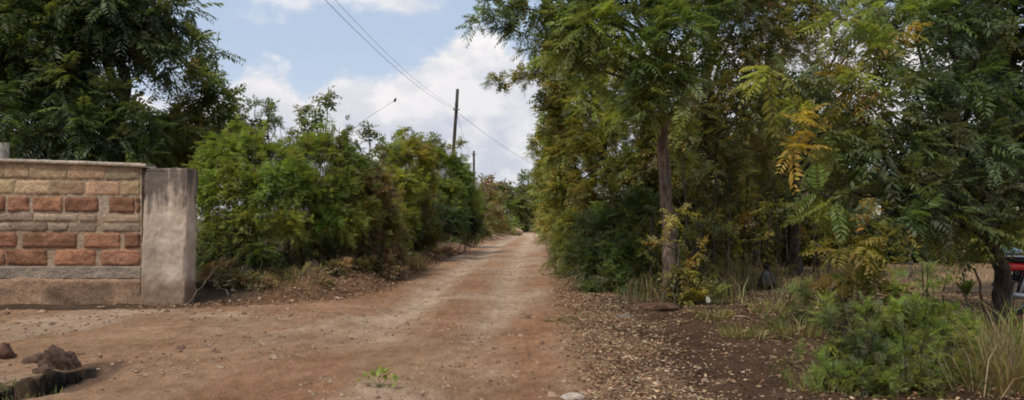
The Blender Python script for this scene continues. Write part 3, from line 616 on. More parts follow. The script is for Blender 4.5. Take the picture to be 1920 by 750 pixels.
# thin trunks and saplings in the grove
SG = 'thin saplings among the grove trunks'
sl = ['thin pale sapling stem right of the bare trunk', 'thin dark sapling stem below the leaning trunk', 'thin sapling stem midway between the two grove trunks', 'thin sapling stem hugging the straight grove trunk',
      'thin sapling stem left of the stout trunk', 'thin sapling stem right of the stout trunk', 'wispy sapling under the orange leaves']
sl += ['slim sapling stem at the left of the leaning trunk foot', 'slim sapling stem beside the yellow shrub', 'slim dark sapling stem behind the black bag', 'slim sapling stem far back between bag and stout trunk', 'slim sapling stem under the compound leaves at the field edge', 'slim sapling stem standing alone in front of the field', 'slim sapling stem just left of the bare trunk', 'slim leafy sapling stem rising directly in front of the bare trunk']
for i, (px, pb, Y, top, dx) in enumerate([(1285, 560, 13.6, 300, -6), (1338, 555, 14, 330, 8), (1366, 540, 15.6, 300, -5), (1396, 535, 16.3, 330, 6), (1456, 530, 17, 340, -4), (1528, 530, 17, 380, 8), (1552, 545, 15, 400, -10), (1308, 0, 14.2, 380, 5), (1322, 0, 13, 420, -8), (1440, 0, 15, 390, 7), (1472, 0, 19, 380, -3), (1625, 0, 14, 410, 6), (1705, 0, 16, 440, -4), (1222, 0, 13, 400, 6), (1262, 0, 11.8, 400, 4)]):
    b = PX(px, HY, Y); b[2] = hz(b[0], b[1]); t = PX(px + dx, top, Y)
    tree('grove_sapling', sl[i], 'sapling', 140 + i, [b, (b + t) / 2 + np.array([.06 * (-1) ** i, 0, 0]), t], .026, .012,
         [K(px + dx, top, Y, 26, 22), K(px + dx - 16, top + 60, Y, 20, 16, None, None, .7), K(px + dx + 18, top + 110, Y, 18, 16, None, None, .6), K(px + 10, top + 160, Y, 15, 14, None, None, .5)],
         'broad', .75, [dict(yolive=3, olive=3, mid=2), dict(olive=3, dark=3), dict(olive=3, yolive=2, brown=1, orange=.6)][i % 3], 1.7, bark=(.13, .11, .09) if i % 2 == 0 else (.06, .05, .04), limbs=4, twig=.6, group=SG)
# yellow-leaved shrub at the foot of the bare trunk
bush('yellow_shrub', 'spindly shrub with yellow-green leaves at the foot of the bare trunk', 'bush', 151, PX(1295, HY, 11.9),
     [K(1285, 500, 12, 20, 22), K(1280, 535, 12, 24, 20), K(1300, 560, 11.8, 24, 18), K(1310, 470, 12, 12, 20, None, None, .7), K(1275, 565, 11.9, 18, 14), K(1330, 545, 11.8, 18, 16, None, dict(olive=3, brown=1))],
     'broad', .6, dict(yolive=4, lime=2, yellow=2, olive=2), 2.8, 14, sr=.009)
# lower plants in front of the grove
LG = 'low shrubs growing in front of the grove'
bush('low_shrub', 'sparse grey-green low shrub right of the black bag', 'bush', 161, PX(1480, HY, 10.4),
     [K(1480, 560, 10.4, 26, 20), K(1500, 545, 10.4, 30, 22), K(1455, 590, 10, 24, 20), K(1500, 590, 10, 34, 24), K(1530, 570, 10.2, 26, 22), K(1475, 620, 9.6, 22, 16, None, None, .6)],
     'fine', 1.0, dict(mid=3, grey=2, deep=3, olive=2), 2.4, 18, LG, LEAF_DULL, sr=.006, twig=.5)
bush('low_shrub', 'low shrub with yellowing leaves under the hanging compound leaves', 'bush', 162, PX(1600, HY, 9.2),
     [K(1590, 520, 9.2, 36, 26), K(1625, 545, 9, 34, 26), K(1580, 565, 8.8, 36, 26), K(1620, 590, 8.6, 34, 24), K(1560, 545, 9, 22, 20, None, dict(yolive=3, yellow=2, olive=2)), K(1655, 540, 9, 26, 24), K(1680, 555, 9, 30, 24), K(1605, 495, 9.2, 26, 18)],
     'broad', .5, dict(olive=4, mid=3, yolive=2, dark=2, yellow=.5, brown=1), 2.2, 22, LG, sr=.007, twig=.5)
bush('low_shrub', 'bushy light green shrub at the bottom, smaller of the bright pair', 'bush', 163, PX(1600, HY, 6.3),
     [K(1580, 670, 6.4, 44, 34), K(1625, 660, 6.3, 48, 34), K(1560, 715, 6.1, 34, 34), K(1610, 710, 6.1, 54, 38), K(1670, 690, 6.4, 44, 38), K(1650, 730, 6, 54, 34), K(1590, 640, 6.4, 24, 16), K(1540, 690, 6.2, 18, 24)],
     'fine', .58, dict(mid=3, bright=3, grey=4, deep=1), 8.5, 44, LG, LEAF_DULL, stem_col=(.10, .11, .05), sr=.004, twig=.5, hang=.05, shoots=9)
bush('low_shrub', 'bushy light green shrub at the bottom, larger and taller of the bright pair', 'bush', 164, PX(1750, HY, 6.5),
     [K(1710, 620, 6.7, 48, 32), K(1760, 620, 6.6, 54, 36), K(1800, 650, 6.5, 44, 36), K(1730, 670, 6.4, 60, 38), K(1790, 700, 6.3, 54, 38), K(1720, 725, 6.1, 60, 34), K(1810, 730, 6.2, 40, 34), K(1690, 590, 6.8, 28, 18), K(1740, 580, 6.7, 30, 20), K(1785, 590, 6.7, 26, 18), K(1650, 625, 6.8, 30, 24), K(1680, 650, 6.7, 40, 30), K(1820, 620, 6.6, 28, 24)],
     'fine', .58, dict(bright=4, mid=3, lime=1, grey=3), 8.5, 50, LG, LEAF_DULL, stem_col=(.10, .11, .05), sr=.004, twig=.5, hang=.05, shoots=9)
bush('low_shrub', 'thin straggly weed on the dark soil left of the bright shrubs', 'bush', 165, PX(1455, HY, 6.6),
     [K(1440, 690, 6.6, 24, 16, None, None, .6), K(1480, 680, 6.6, 24, 16, None, None, .6), K(1500, 650, 6.9, 20, 16, None, None, .5)],
     'fine', .6, dict(olive=3, mid=3, straw=1), 1.9, 14, LG, LEAF_DULL, sr=.003, twig=.6)

# ------------------------------------------------------------------ grasses and stems
def blades(rng, base, H, lean, W, col, curve=.5):
    """two-segment grass blades: base (n,3), height H, horizontal lean vectors (n,2)"""
    n = len(base); L = np.zeros((n, 3)); L[:, :2] = lean
    side = unit(np.stack([-lean[:, 1] + 1e-3, lean[:, 0], np.zeros(n)], 1) + rng.normal(0, .5, (n, 3)) * np.array([1, 1, 0])) * W[:, None] * .5
    up = np.array([0, 0, 1.])
    m = base + up * H[:, None] * .6 + L * .35; t = base + up * H[:, None] * (1 - curve * .3) + L
    V = np.stack([base - side, base + side, m + side * .8, m - side * .8, t + side * .12, t - side * .12], 1).reshape(-1, 3)
    o = np.arange(n)[:, None] * 6
    Q = np.vstack([o + np.array([0, 1, 2, 3]), o + np.array([3, 2, 4, 5])])
    return V, Q, np.repeat(col, 6, 0)
def grass_tuft(name, label, seed, c, rad, n, H, pal, group=None, lean=.5, w=.008, mat=None):
    rng = rs(seed); c = np.asarray(c, float); c[2] = hz(c[0], c[1])
    a = rng.uniform(0, 2 * math.pi, n); q = np.sqrt(rng.uniform(0, 1, n)) * rad
    b = np.stack([c[0] + np.cos(a) * q, c[1] + np.sin(a) * q, np.zeros(n)], 1); b[:, 2] = height(b[:, 0], b[:, 1]) - .02
    h = rng.uniform(.45, 1.1, n) * H
    ln = (np.stack([np.cos(a), np.sin(a)], 1) * rng.uniform(.1, 1, (n, 1)) + rng.normal(0, .35, (n, 2))) * (lean * h)[:, None]
    V, Q, C = blades(rng, b, h, ln, rng.uniform(.6, 1.4, n) * w, pick(rng, pal, n))
    o = mesh_obj(name, V, Q, mat or LEAF_DULL, None, C, origin=c)
    return tag(o, label, 'grass tuft', group)
grass_tuft('grass_tuft', 'tall straw and green grass clump at the bottom right corner', 171, PX(1905, HY, 6.2), .36, 420, .70, dict(straw=1, olive=3, brown=6), None, 1.1, .008)
grass_tuft('grass_tuft', 'green grass clump in front of the motorcycle wheel', 172, PX(1900, HY, 7.3), .42, 480, .74, dict(bright=1, olive=3, straw=1.5, mid=2, brown=3), None, .9, .009)
grass_tuft('grass_tuft', 'dry brown grass clump between the larger bright shrub and the straw clump', 173, PX(1850, HY, 6.1), .28, 260, .5, dict(straw=2, brown=5, olive=2), None, 1.1, .007)
grass_tuft('grass_tuft', 'small weedy tuft left of the hole in the ground', 174, PX(22, HY, 6.1), .35, 420, .10, dict(olive=3, grey=3, straw=1, brown=2), None, .8, .008)
grass_tuft('grass_tuft', 'dark weedy tuft lying on the right edge of the road', 175, GP(1052, 600), .3, 380, .07, dict(olive=2, dark=2, brown=3, grey=1), None, .9, .010)
grass_tuft('grass_tuft', 'tuft of dry grass on the left verge before the yellow-green bush', 176, GP(755, 505), .7, 500, .6, dict(straw=2, brown=5, olive=2), None, .5, .012)
grass_tuft('grass_tuft', 'dry grass at the foot of the hedge beside the pillar', 177, GP(540, 555), .7, 260, .38, dict(straw=1.5, brown=5, olive=2), None, .8, .009)

# dry field grass, undergrowth, leaf litter: nobody could count them
def scatter(rng, n, x0, x1, y0, y1, keep):
    x = rng.uniform(x0, x1, n); y = rng.uniform(y0, y1, n)
    k = rng.uniform(0, 1, n) < keep(x, y)
    return x[k], y[k]
rng = rs(201)
x, y = scatter(rng, 26000, 5.2, 26, 14.5, 26, lambda x, y: sstep(4.8, 6.4, x - (y - 12) * .12) * sstep(14.5, 16, y) * fbm(x * .7, y * .7, 5))
n = len(x); b = np.stack([x, y, height(x, y) - .02], 1); h = rng.uniform(.05, .16, n)
V, Q, C = blades(rng, b, h, rng.normal(0, .08, (n, 2)), rng.uniform(.012, .025, n), pick(rng, dict(straw=4, brown=3), n))
tag(mesh_obj('dry_grass', V, Q, LEAF_DULL, None, C), kind='stuff')
rng = rs(202)
x, y = scatter(rng, 16000, 1.6, 9, 11, 20, lambda x, y: sstep(.7, 1.6, x - edgeR(y)) * sstep(10.9, 12.2, y) * (1 - sstep(4.2, 6.2, x - (y - 12) * .12)) * sstep(.4, .6, fbm(x * .9, y * .9, 8)))
n = len(x); b = np.stack([x, y, height(x, y) - .03], 1); h = rng.uniform(.1, .75, n) ** 1.3
V, Q, C = blades(rng, b, h, rng.normal(0, .16, (n, 2)), rng.uniform(.006, .018, n), pick(rng, dict(brown=4, olive=2, straw=1.2, dark=2), n))
tag(mesh_obj('undergrowth', V, Q, LEAF_DULL, None, C), kind='stuff')
def litter(name, seed, n, x0, x1, y0, y1, keep, pal, L=(.03, .075), lift=.012):
    rng = rs(seed); x, y = scatter(rng, n, x0, x1, y0, y1, keep); n = len(x)
    P = np.stack([x, y, height(x, y) + rng.uniform(.004, lift, n)], 1)
    a = rng.uniform(0, 2 * math.pi, n); D = unit(np.stack([np.cos(a), np.sin(a), rng.normal(0, .25, n)], 1))
    N = unit(np.array([0, 0, 1.]) + rng.normal(0, .35, (n, 3)))
    Ls = rng.uniform(*L, n)
    V = leaf_quads(P, D, N, Ls, np.minimum(Ls * rng.uniform(.25, .6, n), .035 if L[1] < .2 else .010)); C = np.repeat(pick(rng, pal, n), 4, 0)
    tag(mesh_obj(name, V, np.arange(len(V)).reshape(-1, 4), DRY, None, C), kind='stuff')
def band_r(x, y):
    d = x - edgeR(y)
    nz = fbm(x * 1.1, y * 1.0, 88)
    near = np.exp(-((d - .55) / .42) ** 2) * 1.0 + sstep(.6, 1.0, d) * (.10 + sstep(.5, .62, fbm(x * .6, y * 2.2, 89)) * .55) + sstep(2.0, 3.2, d) * .15
    return np.clip(near, 0, 1) * (d > -.15)
G['fawn'] = (.40, .28, .17); G['tan'] = (.28, .18, .10); G['cocoa'] = (.11, .06, .036); G['ash'] = (.42, .36, .30)
litter('leaf_litter', 211, 230000, .3, 8.5, 5.2, 20, band_r, dict(fawn=4, tan=5, cocoa=2.5, rust=.7), (.02, .055))
litter('leaf_litter', 212, 60000, -7, 0, 10.5, 34, lambda x, y: np.clip(np.exp(-((edgeB(x, y) - .35) / .6) ** 2) * 1.2, 0, 1) * (edgeB(x, y) > -.3), dict(fawn=1, tan=4, cocoa=5, rust=1), (.03, .09), .07)
litter('leaf_litter', 213, 2600, -8, 1, 5.2, 16, lambda x, y: (x < edgeR(y)) * sstep(.35, .75, fbm(x * .9, y * .9, 17)) * (edgeB(x, y) < 0) * (y < 12.2 + 0 * x), dict(cocoa=3, tan=3, fawn=1.5), (.012, .04), .006)


for i, (px, py, h, lab) in enumerate([(1395, 640, .22, 'weedy tuft on the dark soil nearest the litter band'), (1500, 640, .30, 'weedy tuft on the dark soil beside the straggly weed'), (1440, 590, .26, 'weedy tuft at the edge of the dark soil below the black bag'), (1340, 600, .22, 'weedy tuft right of the yellow shrub foot'), (1545, 735, .24, 'weedy tuft at the bottom left of the bright shrubs'), (1620, 600, .28, 'weedy tuft in front of the yellowing low shrub')]):
    grass_tuft('weed_tuft', lab, 190 + i, GP(px, py), .26, 150, h, dict(olive=3, mid=2, brown=2, straw=1), 'weeds on the dark soil', 1.0, .010)
litter('fallen_twigs', 214, 5200, .6, 8.5, 5.2, 16, lambda x, y: (x - edgeR(y) > .1) * .5 * sstep(.4, .6, fbm(x * 1.1, y * 1.1, 27)), dict(brown=4, straw=1.5, cocoa=3), (.10, .30), .02)

# bare sticks beside the pillar, in the hedge foot
rng = rs(221)
for i, (p0, p1, lab) in enumerate([((352, 572), (402, 505), 'forked bare branch leaning on the ground beside the pillar'), ((398, 560), (372, 500), 'short bare stick crossing the forked branch by the pillar'), ((430, 566), (395, 500), 'bare crooked stick under the bright green bush')]):
    a = GP(*p0); a[2] = hz(a[0], a[1]) + .01; b_ = PX(p1[0], p1[1], a[1] + .25)
    mb = MB(); lp = limb_path(rng, a, b_, .05, 7); mb.tube(lp, np.linspace(.014, .008, 7), 6, (.13, .098, .072), .1, rng, False)
    for f in (.35, .55, .75):
        q = lp[int(f * 6)]; mb.tube(limb_path(rng, q, q + rng.normal(0, .16, 3) + np.array([.05, 0, .18]), .05, 5), np.linspace(.008, .004, 5), 5, (.12, .09, .066), .1, rng, False)
    tag(mb.build('fallen_branch', BARK, None, True, a), lab, 'branch')
rng = rs(231)
a = PX(640, 290, 18.4); top = PX(741, 188, 18.4); mb = MB()
base = PX(622, HY, 18.4); base[2] = hz(base[0], base[1])
lp = np.array([base, PX(628, 350, 18.4), PX(640, 262, 18.4), PX(690, 220, 18.4), top]); mb.tube(lp, [.014, .011, .007, .005, .003], 6, (.2, .17, .13), 0, None, False)
st = empty('dry_stalk', base, 'long thin arching dry stalk with a dark seed head above the hedge', 'stalk')
mb.build('stem', BARK, st)
sd = MB(); sd.tube([top + np.array([-.03, 0, -.04]), top, top + np.array([.02, 0, .06])], [.015, .035, .01], 6, (.06, .05, .04), .2, rng, False); sd.build('seed_head', BARK, st)
# leaning stick and young plant in front of the field
a = PX(1856, HY, 9.6); a[2] = hz(a[0], a[1]); t = PX(1826, 503, 9.6)
mb = MB().tube(limb_path(rs(5), a, t, 0, 6), np.linspace(.02, .014, 6), 6, (.09, .06, .045), .05, rs(6), False)
tag(mb.build('leaning_stick', BARK, None, True, a), 'thin dark stick leaning left against the trunk near the motorcycle', 'stick')
a = PX(1872, 470, 9.4); t = PX(1892, 448, 9.4)
# young plant: broad upright leaves
rng = rs(241); c = PX(1812, HY, 10.8); c[2] = hz(c[0], c[1])
root = empty('young_plant', c, 'young plant with broad upright green leaves standing alone at the field edge', 'plant')
mb = MB().tube([c + np.array([0, 0, -.03]), c + np.array([.01, 0, .18]), c + np.array([0, 0, .36])], [.010, .008, .006], 6, (.07, .09, .03), 0, None, False)
mb.build('stem', BARK, root)
n = 9; P = c + np.stack([rng.normal(0, .01, n), rng.normal(0, .01, n), rng.uniform(.2, .36, n)], 1)
a = np.linspace(0, 2 * math.pi, n, endpoint=False); D = unit(np.stack([np.cos(a) * .5, np.sin(a) * .5, np.ones(n) * .9], 1)); N = unit(np.stack([-np.cos(a), -np.sin(a), np.ones(n) * .6], 1))
V = leaf_quads(P, D, N, rng.uniform(.22, .34, n), rng.uniform(.07, .10, n)); mesh_obj('leaves', V, np.arange(len(V)).reshape(-1, 4), LEAF, root, np.repeat(pick(rng, dict(mid=3, bright=1), n), 4, 0))
# green sprig lying on the road
rng = rs(251); c = GP(712, 727); c[2] = hz(c[0], c[1]) + .012
root = empty('leafy_sprig', c, 'small fresh green sprig dropped on the dirt road', 'sprig')
mb = MB(); PP, DD, NN, LL = [], [], [], []
for (dx, dy, dz) in [(-.16, .0, .03), (.14, -.03, .02), (-.03, .12, .08), (.06, .05, .05), (-.08, .05, .06)]:
    e = c + np.array([dx, dy, dz]); mb.tube(limb_path(rng, c, e, .15, 5), np.linspace(.004, .002, 5), 5, (.10, .12, .03), 0, None, False)
    for k in range(9):
        f = rng.uniform(.25, 1.05); p = c + (e - c) * f + np.array([0, 0, .02 + .06 * math.sin(f * 3)]); d = unit(np.array([dx, dy, 0]) + rng.normal(0, .12, 3) + np.array([0, 0, .05]))
        PP.append(p); DD.append(d); NN.append(unit(np.array([0, 0, 1.]) + rng.normal(0, .3, 3))); LL.append(rng.uniform(.045, .075))
mb.build('stem', BARK, root); LL = np.array(LL)
V = leaf_quads(np.array(PP), np.array(DD), np.array(NN), LL, LL * .55); mesh_obj('leaves', V, np.arange(len(V)).reshape(-1, 4), LEAF, root, np.repeat(pick(rng, dict(lime=1, bright=3, mid=3), len(LL)), 4, 0))

# ================================================================== WALL AND PILLAR
WY = 12.62                                                     # wall face
def wx(px): return (px - HX) / F * WY
def wz(py): return EYE - (py - HY) / F * WY
def rock_block(mb, rng, x0, x1, z0, z1, yf, col, out=.05, sx=.028, sz=.028):
    nx_, nz_ = max(4, int((x1 - x0) / sx)), max(4, int((z1 - z0) / sz))
    u, v = np.meshgrid(np.linspace(0, 1, nx_ + 1), np.linspace(0, 1, nz_ + 1))
    X, Z = x0 + (x1 - x0) * u, z0 + (z1 - z0) * v
    e = np.minimum(np.minimum(u * (x1 - x0), (1 - u) * (x1 - x0)), np.minimum(v, 1 - v) * (z1 - z0))
    pill = sstep(0, .028, e)
    s = int(rng.integers(1000))
    nz1 = fbm(X * 7 + s, Z * 11, s, 4); nz2 = fbm(X * 26, Z * 34 + s, s + 7, 3)
    Y = yf - pill * (out * (.25 + 1.1 * nz1) + (nz2 - .5) * .022)
    Xj = X + (fbm(X * 14, Z * 14, s + 3, 2) - .5) * .05 * (pill < .6); Zj = Z + (fbm(X * 14, Z * 14, s + 4, 2) - .5) * .045 * (pill < .5)
    V = np.stack([Xj, Y, Zj], -1).reshape(-1, 3)
    w = nx_ + 1; i, j = np.meshgrid(np.arange(nx_), np.arange(nz_)); b = (j * w + i).ravel()
    C = np.asarray(col) * (.55 + .85 * fbm(X * 5 + s, Z * 8, s + 5, 3).reshape(-1, 1)) * (.86 + .14 * pill.reshape(-1, 1))
    mb.add(V, np.stack([b, b + 1, b + w + 1, b + w], 1), C)
BEIGE, TAN, RED, BUFF, GREY = (.40, .28, .165), (.48, .335, .19), (.30, .150, .088), (.36, .255, .17), (.30, .225, .165)
rows = [(313, 337, [(-46, 8), (10, 53), (56, 126), (128, 196), (199, 264)], [BEIGE, BUFF]),
        (341, 366, [(-40, 25), (31, 93), (98, 156), (162, 224), (229, 264)], [TAN, BEIGE]),
        (371, 398, [(-30, 9), (15, 54), (63, 116), (124, 184), (207, 251), (256, 264)], [RED]),
        (403, 416, [(-40, 62), (65, 146), (149, 181), (194, 264)], [BUFF, GREY]),
        (420, 434, [(-60, 20), (23, 88), (91, 128), (131, 181), (194, 264)], [GREY, BUFF]),
        (438, 464, [(-30, 30), (44, 143), (160, 225), (236, 264)], [RED]),
        (468, 497, [(-50, 8), (14, 87), (105, 178), (191, 264)], [RED])]
rng = rs(301)
wall = empty('stone_block_wall', (wx(0), WY, 0), 'stone block wall with red and tan courses and flat coping', 'wall')
mb = MB()
for (y0, y1, bl_, cs) in rows:
    taper = 3 * (1 - sstep(0, 280, np.array([0.]))[0])
    bl2 = list(bl_); xl = bl2[0][0] - 8
    while xl > -520:
        w_ = rng.uniform(48, 92); bl2.append((xl - w_, xl)); xl -= w_ + rng.uniform(4, 14)
    for (a, b_) in bl2:
        tp = lambda p: np.interp(p, [0, 264], [-6 * (497 - y0) / 184, 0]) if p < 264 else 0
        k0 = np.interp((a + b_) / 2, [-520, 0, 264], [-6, -4, 0]) * (497 - y0) / 184
        c = np.array(cs[rng.integers(len(cs))]) * rng.uniform(.68, 1.15) * rng.normal(1, .025, 3)
        rock_block(mb, rng, wx(a - 2), wx(b_ + (2 if b_ < 260 else 0)), wz(y1 + k0 + 1.6), wz(y0 + k0 - 1.2), WY, c, .045 if cs[0] is RED else .032 if y1 - y0 < 16 else .026)
mb.build('stone_courses', STONE, wall, True)
# mortar bed behind the stones
u = np.linspace(wx(-520), wx(266), 300); v = np.linspace(wz(500), wz(305), 60); X, Z = np.meshgrid(u, v)
Z = Z + np.interp(X, [wx(-520), wx(0), wx(266)], [.055, .036, 0]) * ((Z - wz(500)) / (wz(305) - wz(500)))
Y = WY + .004 - .016 * fbm(X * 9, Z * 9, 77, 4)
w = 300; i, j = np.meshgrid(np.arange(w - 1), np.arange(59)); b = (j * w + i).ravel()
MC = np.where((Z < wz(366))[..., None] & (Z > wz(402))[..., None], np.array([.37, .285, .21]), np.array([.32, .235, .155])) * (.7 + .6 * fbm(X * 6, Z * 10, 78, 3))[..., None]
mm = MB().add(np.stack([X, Y, Z], -1).reshape(-1, 3), np.stack([b, b + 1, b + w + 1, b + w], 1), MC.reshape(-1, 3))
mm.box(((wx(-520) + wx(266)) / 2, WY + .13, (wz(500) + wz(307)) / 2), (wx(266) - wx(-520) - .02, .2, wz(307) - wz(500) - .04), (.25, .19, .14))
mm.build('mortar_core', STONE, wall, True)
# plinth: rough concrete band over a soil-splashed footing
mp = MB()
for (z0, z1, yf, col, o_) in [(wz(521), wz(499), WY - .03, (.26, .205, .16), .02), (-.12, wz(522), WY - .045, (.30, .19, .12), .03)]:
    u = np.linspace(wx(-520), wx(266), 260); v = np.linspace(z0, z1, 16); X, Z = np.meshgrid(u, v)
    Zw = Z + (fbm(X * 1.7, X * 0 + 3, 91, 3) - .5) * .10 * ((Z > z0 + .01) if z0 < 0 else (Z < z1 - .01)) * (1 if z0 < 0 else 0)
    Y = yf - o_ * fbm(X * 4, Z * 7, 92, 4) - .015 * fbm(X * 18, Z * 20, 93, 3) + .03 * ((v[:, None] >= z1 - 1e-6) * 1)
    w = 260; i, j = np.meshgrid(np.arange(w - 1), np.arange(15)); b = (j * w + i).ravel()
    n_ = fbm(X * 3, Z * 6, 94, 4)[..., None]
    C = np.array(col) * (.55 + .9 * n_); C = C * (1 - .35 * sstep(.5, .7, fbm(X * 1.3, Z * 2, 97, 3)))[..., None]
    mp.add(np.stack([X, Y, Zw], -1).reshape(-1, 3), np.stack([b, b + 1, b + w + 1, b + w], 1), C.reshape(-1, 3))
mp.box(((wx(-520) + wx(266)) / 2, WY + .12, wz(511) - .15), (wx(266) - wx(-520), .22, .62), (.17, .12, .09))
mp.build('plinth', STONE, wall, True)
# coping slab
mc = MB(); u = np.linspace(wx(-520), wx(277), 160)
zt = np.interp(u, [wx(-520), wx(0), wx(150), wx(277)], [wz(294), wz(297.5), wz(302), wz(307.5)]) + (fbm(u * 6, u * 0, 55, 3) - .5) * .012
th = .062
for k in range(len(u) - 1):
    pass
prof = [(-.075, 0), (-.07, 1), (.30, 1), (.30, 0)]
V = np.array([[[x_, WY + py_ + (fbm(np.array([x_ * 9.]), np.array([q * 3.]), 56)[0] - .5) * .014, z_ - th * (1 - q)] for (py_, q) in prof] for x_, z_ in zip(u, zt)])
n = len(u); i, j = np.meshgrid(np.arange(n - 1), np.arange(4)); a_ = (i * 4 + j).ravel(); b2 = (i * 4 + (j + 1) % 4).ravel()
Q = np.stack([a_, b2, b2 + 4, a_ + 4], 1); Q = np.vstack([Q, [[0, 1, 2, 3], [(n - 1) * 4 + 3, (n - 1) * 4 + 2, (n - 1) * 4 + 1, (n - 1) * 4]]])
mc.add(V.reshape(-1, 3), Q, np.repeat(np.array([.42, .35, .27]) * (.65 + .5 * fbm(u * 3, u * 0 + 2, 58, 4))[:, None], 4, 0))
mc.build('coping', STONE, wall)

# pillar
PYf, PD = 12.45, .42
def pbox():
    mb = MB(); nz_, nx_ = 70, 30
    def side(P0, P1, nrm, n_):
        v = np.linspace(-.12, 1, nz_); uu = np.linspace(0, 1, n_); U, Vv = np.meshgrid(uu, v)
        return U, Vv
    zt, zb = 2.275, -.15
    def corner(kx, ky, t):     # kx 0 left / 1 right, ky 0 front / 1 back, t height 0..1
        xl = np.interp(t, [0, 1], [(261 - HX) / F * PYf, (271 - HX) / F * PYf]); xr = np.interp(t, [0, 1], [(346 - HX) / F * PYf, (353 - HX) / F * PYf])
        return np.stack([xl + (xr - xl) * kx, PYf + PD * ky + 0 * t, zb + (zt - zb) * t], -1)
    t = np.linspace(0, 1, nz_)
    for (a, b_, n_) in [((0, 0), (1, 0), 34), ((1, 0), (1, 1), 16), ((1, 1), (0, 1), 12), ((0, 1), (0, 0), 16)]:
        A, B = corner(a[0], a[1], t), corner(b_[0], b_[1], t)
        uu = np.linspace(0, 1, n_)
        Pn = A[:, None] * (1 - uu)[None, :, None] + B[:, None] * uu[None, :, None]
        nrm = unit(np.array([B[0, 1] - A[0, 1], -(B[0, 0] - A[0, 0]), 0]))
        s1 = Pn[..., 0] * 1.0 + Pn[..., 1]
        d = (fbm(s1 * 4, Pn[..., 2] * 4, 401, 4) - .5) * .05 + (fbm(s1 * 20, Pn[..., 2] * 20, 402, 3) - .5) * .022
        edge = np.minimum(uu, 1 - uu)[None] * np.linalg.norm(B[0] - A[0])
        d = d * sstep(0, .04, edge) - .035 * sstep(.55, .75, fbm(Pn[..., 2] * 6, s1 * 2, 409, 3)) * (1 - sstep(.0, .06, edge))
        Pn = Pn + nrm * d[..., None]
        Pn[..., :2] += ((corner(.5, .5, t)[:, None, :2] - Pn[..., :2]) * (.035 * (1 - sstep(0, .03, edge)) + .05 * sstep(.975, 1, t)[:, None])[..., None])
        Pn[..., 2] += (fbm(Pn[..., 0] * 5, Pn[..., 1] * 5, 403, 3) - .5) * .06 * sstep(.9, 1, t)[:, None]
        i, j = np.meshgrid(np.arange(n_ - 1), np.arange(nz_ - 1)); bb = (j * n_ + i).ravel()
        C = np.array([.46, .375, .295]) * (.62 + .72 * fbm(s1 * 2.5, Pn[..., 2] * 1.2, 404, 3))[..., None]
        mb.add(Pn.reshape(-1, 3), np.stack([bb, bb + 1, bb + n_ + 1, bb + n_], 1), C.reshape(-1, 3))
    # rough mortar cap
    g_ = np.linspace(0, 1, 18); U, W_ = np.meshgrid(g_, g_)
    c00, c10, c11, c01 = [corner(a, b_, np.array([1.]))[0] for a, b_ in ((0, 0), (1, 0), (1, 1), (0, 1))]
    T = (c00 * ((1 - U) * (1 - W_))[..., None] + c10 * (U * (1 - W_))[..., None] + c11 * (U * W_)[..., None] + c01 * ((1 - U) * W_)[..., None])
    ed = np.minimum(np.minimum(U, 1 - U), np.minimum(W_, 1 - W_))
    T[..., 2] += -.03 + .05 * sstep(0, .2, ed) + (fbm(T[..., 0] * 6, T[..., 1] * 6, 405, 4) - .5) * .06 * sstep(0, .1, ed)
    i, j = np.meshgrid(np.arange(17), np.arange(17)); bb = (j * 18 + i).ravel()
    mb.add(T.reshape(-1, 3), np.stack([bb, bb + 1, bb + 19, bb + 18], 1), np.tile((.30, .24, .19), (324, 1)))
    return mb
pil = pbox().build('gate_pillar', CONCRETE, None, True, (-5.85, PYf, 0))
tag(pil, 'plain rendered concrete pillar with dark rain stains at the wall end', 'pillar')

# short post behind the wall at the left
c = PX(8, HY, 13.6); c[2] = hz(c[0], c[1]) - .1
mb = MB(); ptop = PX(9, 268, 13.6)[2]
mb.tube([c, c + np.array([0, 0, 1.2]), np.array([c[0] + .01, c[1], ptop])], [.085, .08, .075], 8, (.19, .17, .15), .05, rs(7))
tag(mb.build('wooden_post', BARK, None, False, c), 'weathered grey post top sticking up behind the wall', 'post')

# ================================================================== POLES AND CABLES
def pole(label, base, top, r0, r1, arm):
    base = np.asarray(base, float); base[2] = hz(base[0], base[1]); top = np.asarray(top, float)
    root = empty('utility_pole', base, label, 'utility pole')
    t = np.linspace(0, 1, 9)[:, None]; pts = base + (top - base) * t; pts[1:-1, :2] += rs(8).normal(0, .012, (7, 2)); pts[0, 2] -= .1
    MB().tube(pts, np.linspace(r0, r1, 9), 8, (.060, .052, .047), .04, rs(9)).build('mast', BARK, root, True)
    for f in arm:
        p = base + (top - base) * f
        m = MB().tube([p + np.array([-.16, -.12, 0]), p + np.array([.22, -.12, .02])], [.035, .035], 8, (.10, .09, .085))
        m.build('bracket', METAL, root)
        q = MB(); q.tube([p + np.array([-.13, -.12, .02]), p + np.array([-.13, -.12, .10]), p + np.array([-.13, -.12, .16])], [.025, .045, .02], 8, (.35, .34, .33))
        q.build('insulator', PAINT, root)
    return root
p1b, p1t = PX(838, HY, 45), PX(858, 167, 45); p2b, p2t = PX(888, HY, 80), PX(888.5, 283, 80)
pole('leaning wooden utility pole rising above the hedge', p1b, p1t, .12, .09, (.86,))
pole('small distant utility pole standing upright past the leaning one', p2b, p2t, .14, .11, (.95,))
def cable(a, b, sag, rad, label, n=30):
    t = np.linspace(0, 1, n)[:, None]; p = np.asarray(a) + (np.asarray(b) - np.asarray(a)) * t; p[:, 2] -= 4 * sag * (t * (1 - t))[:, 0]
    tag(MB().tube(p, rad, 6, (.40, .42, .46), cap=False).build('overhead_cable', WIRE, None, True, p[0]), label, 'cable')
A1 = PX(852, 205, 45)
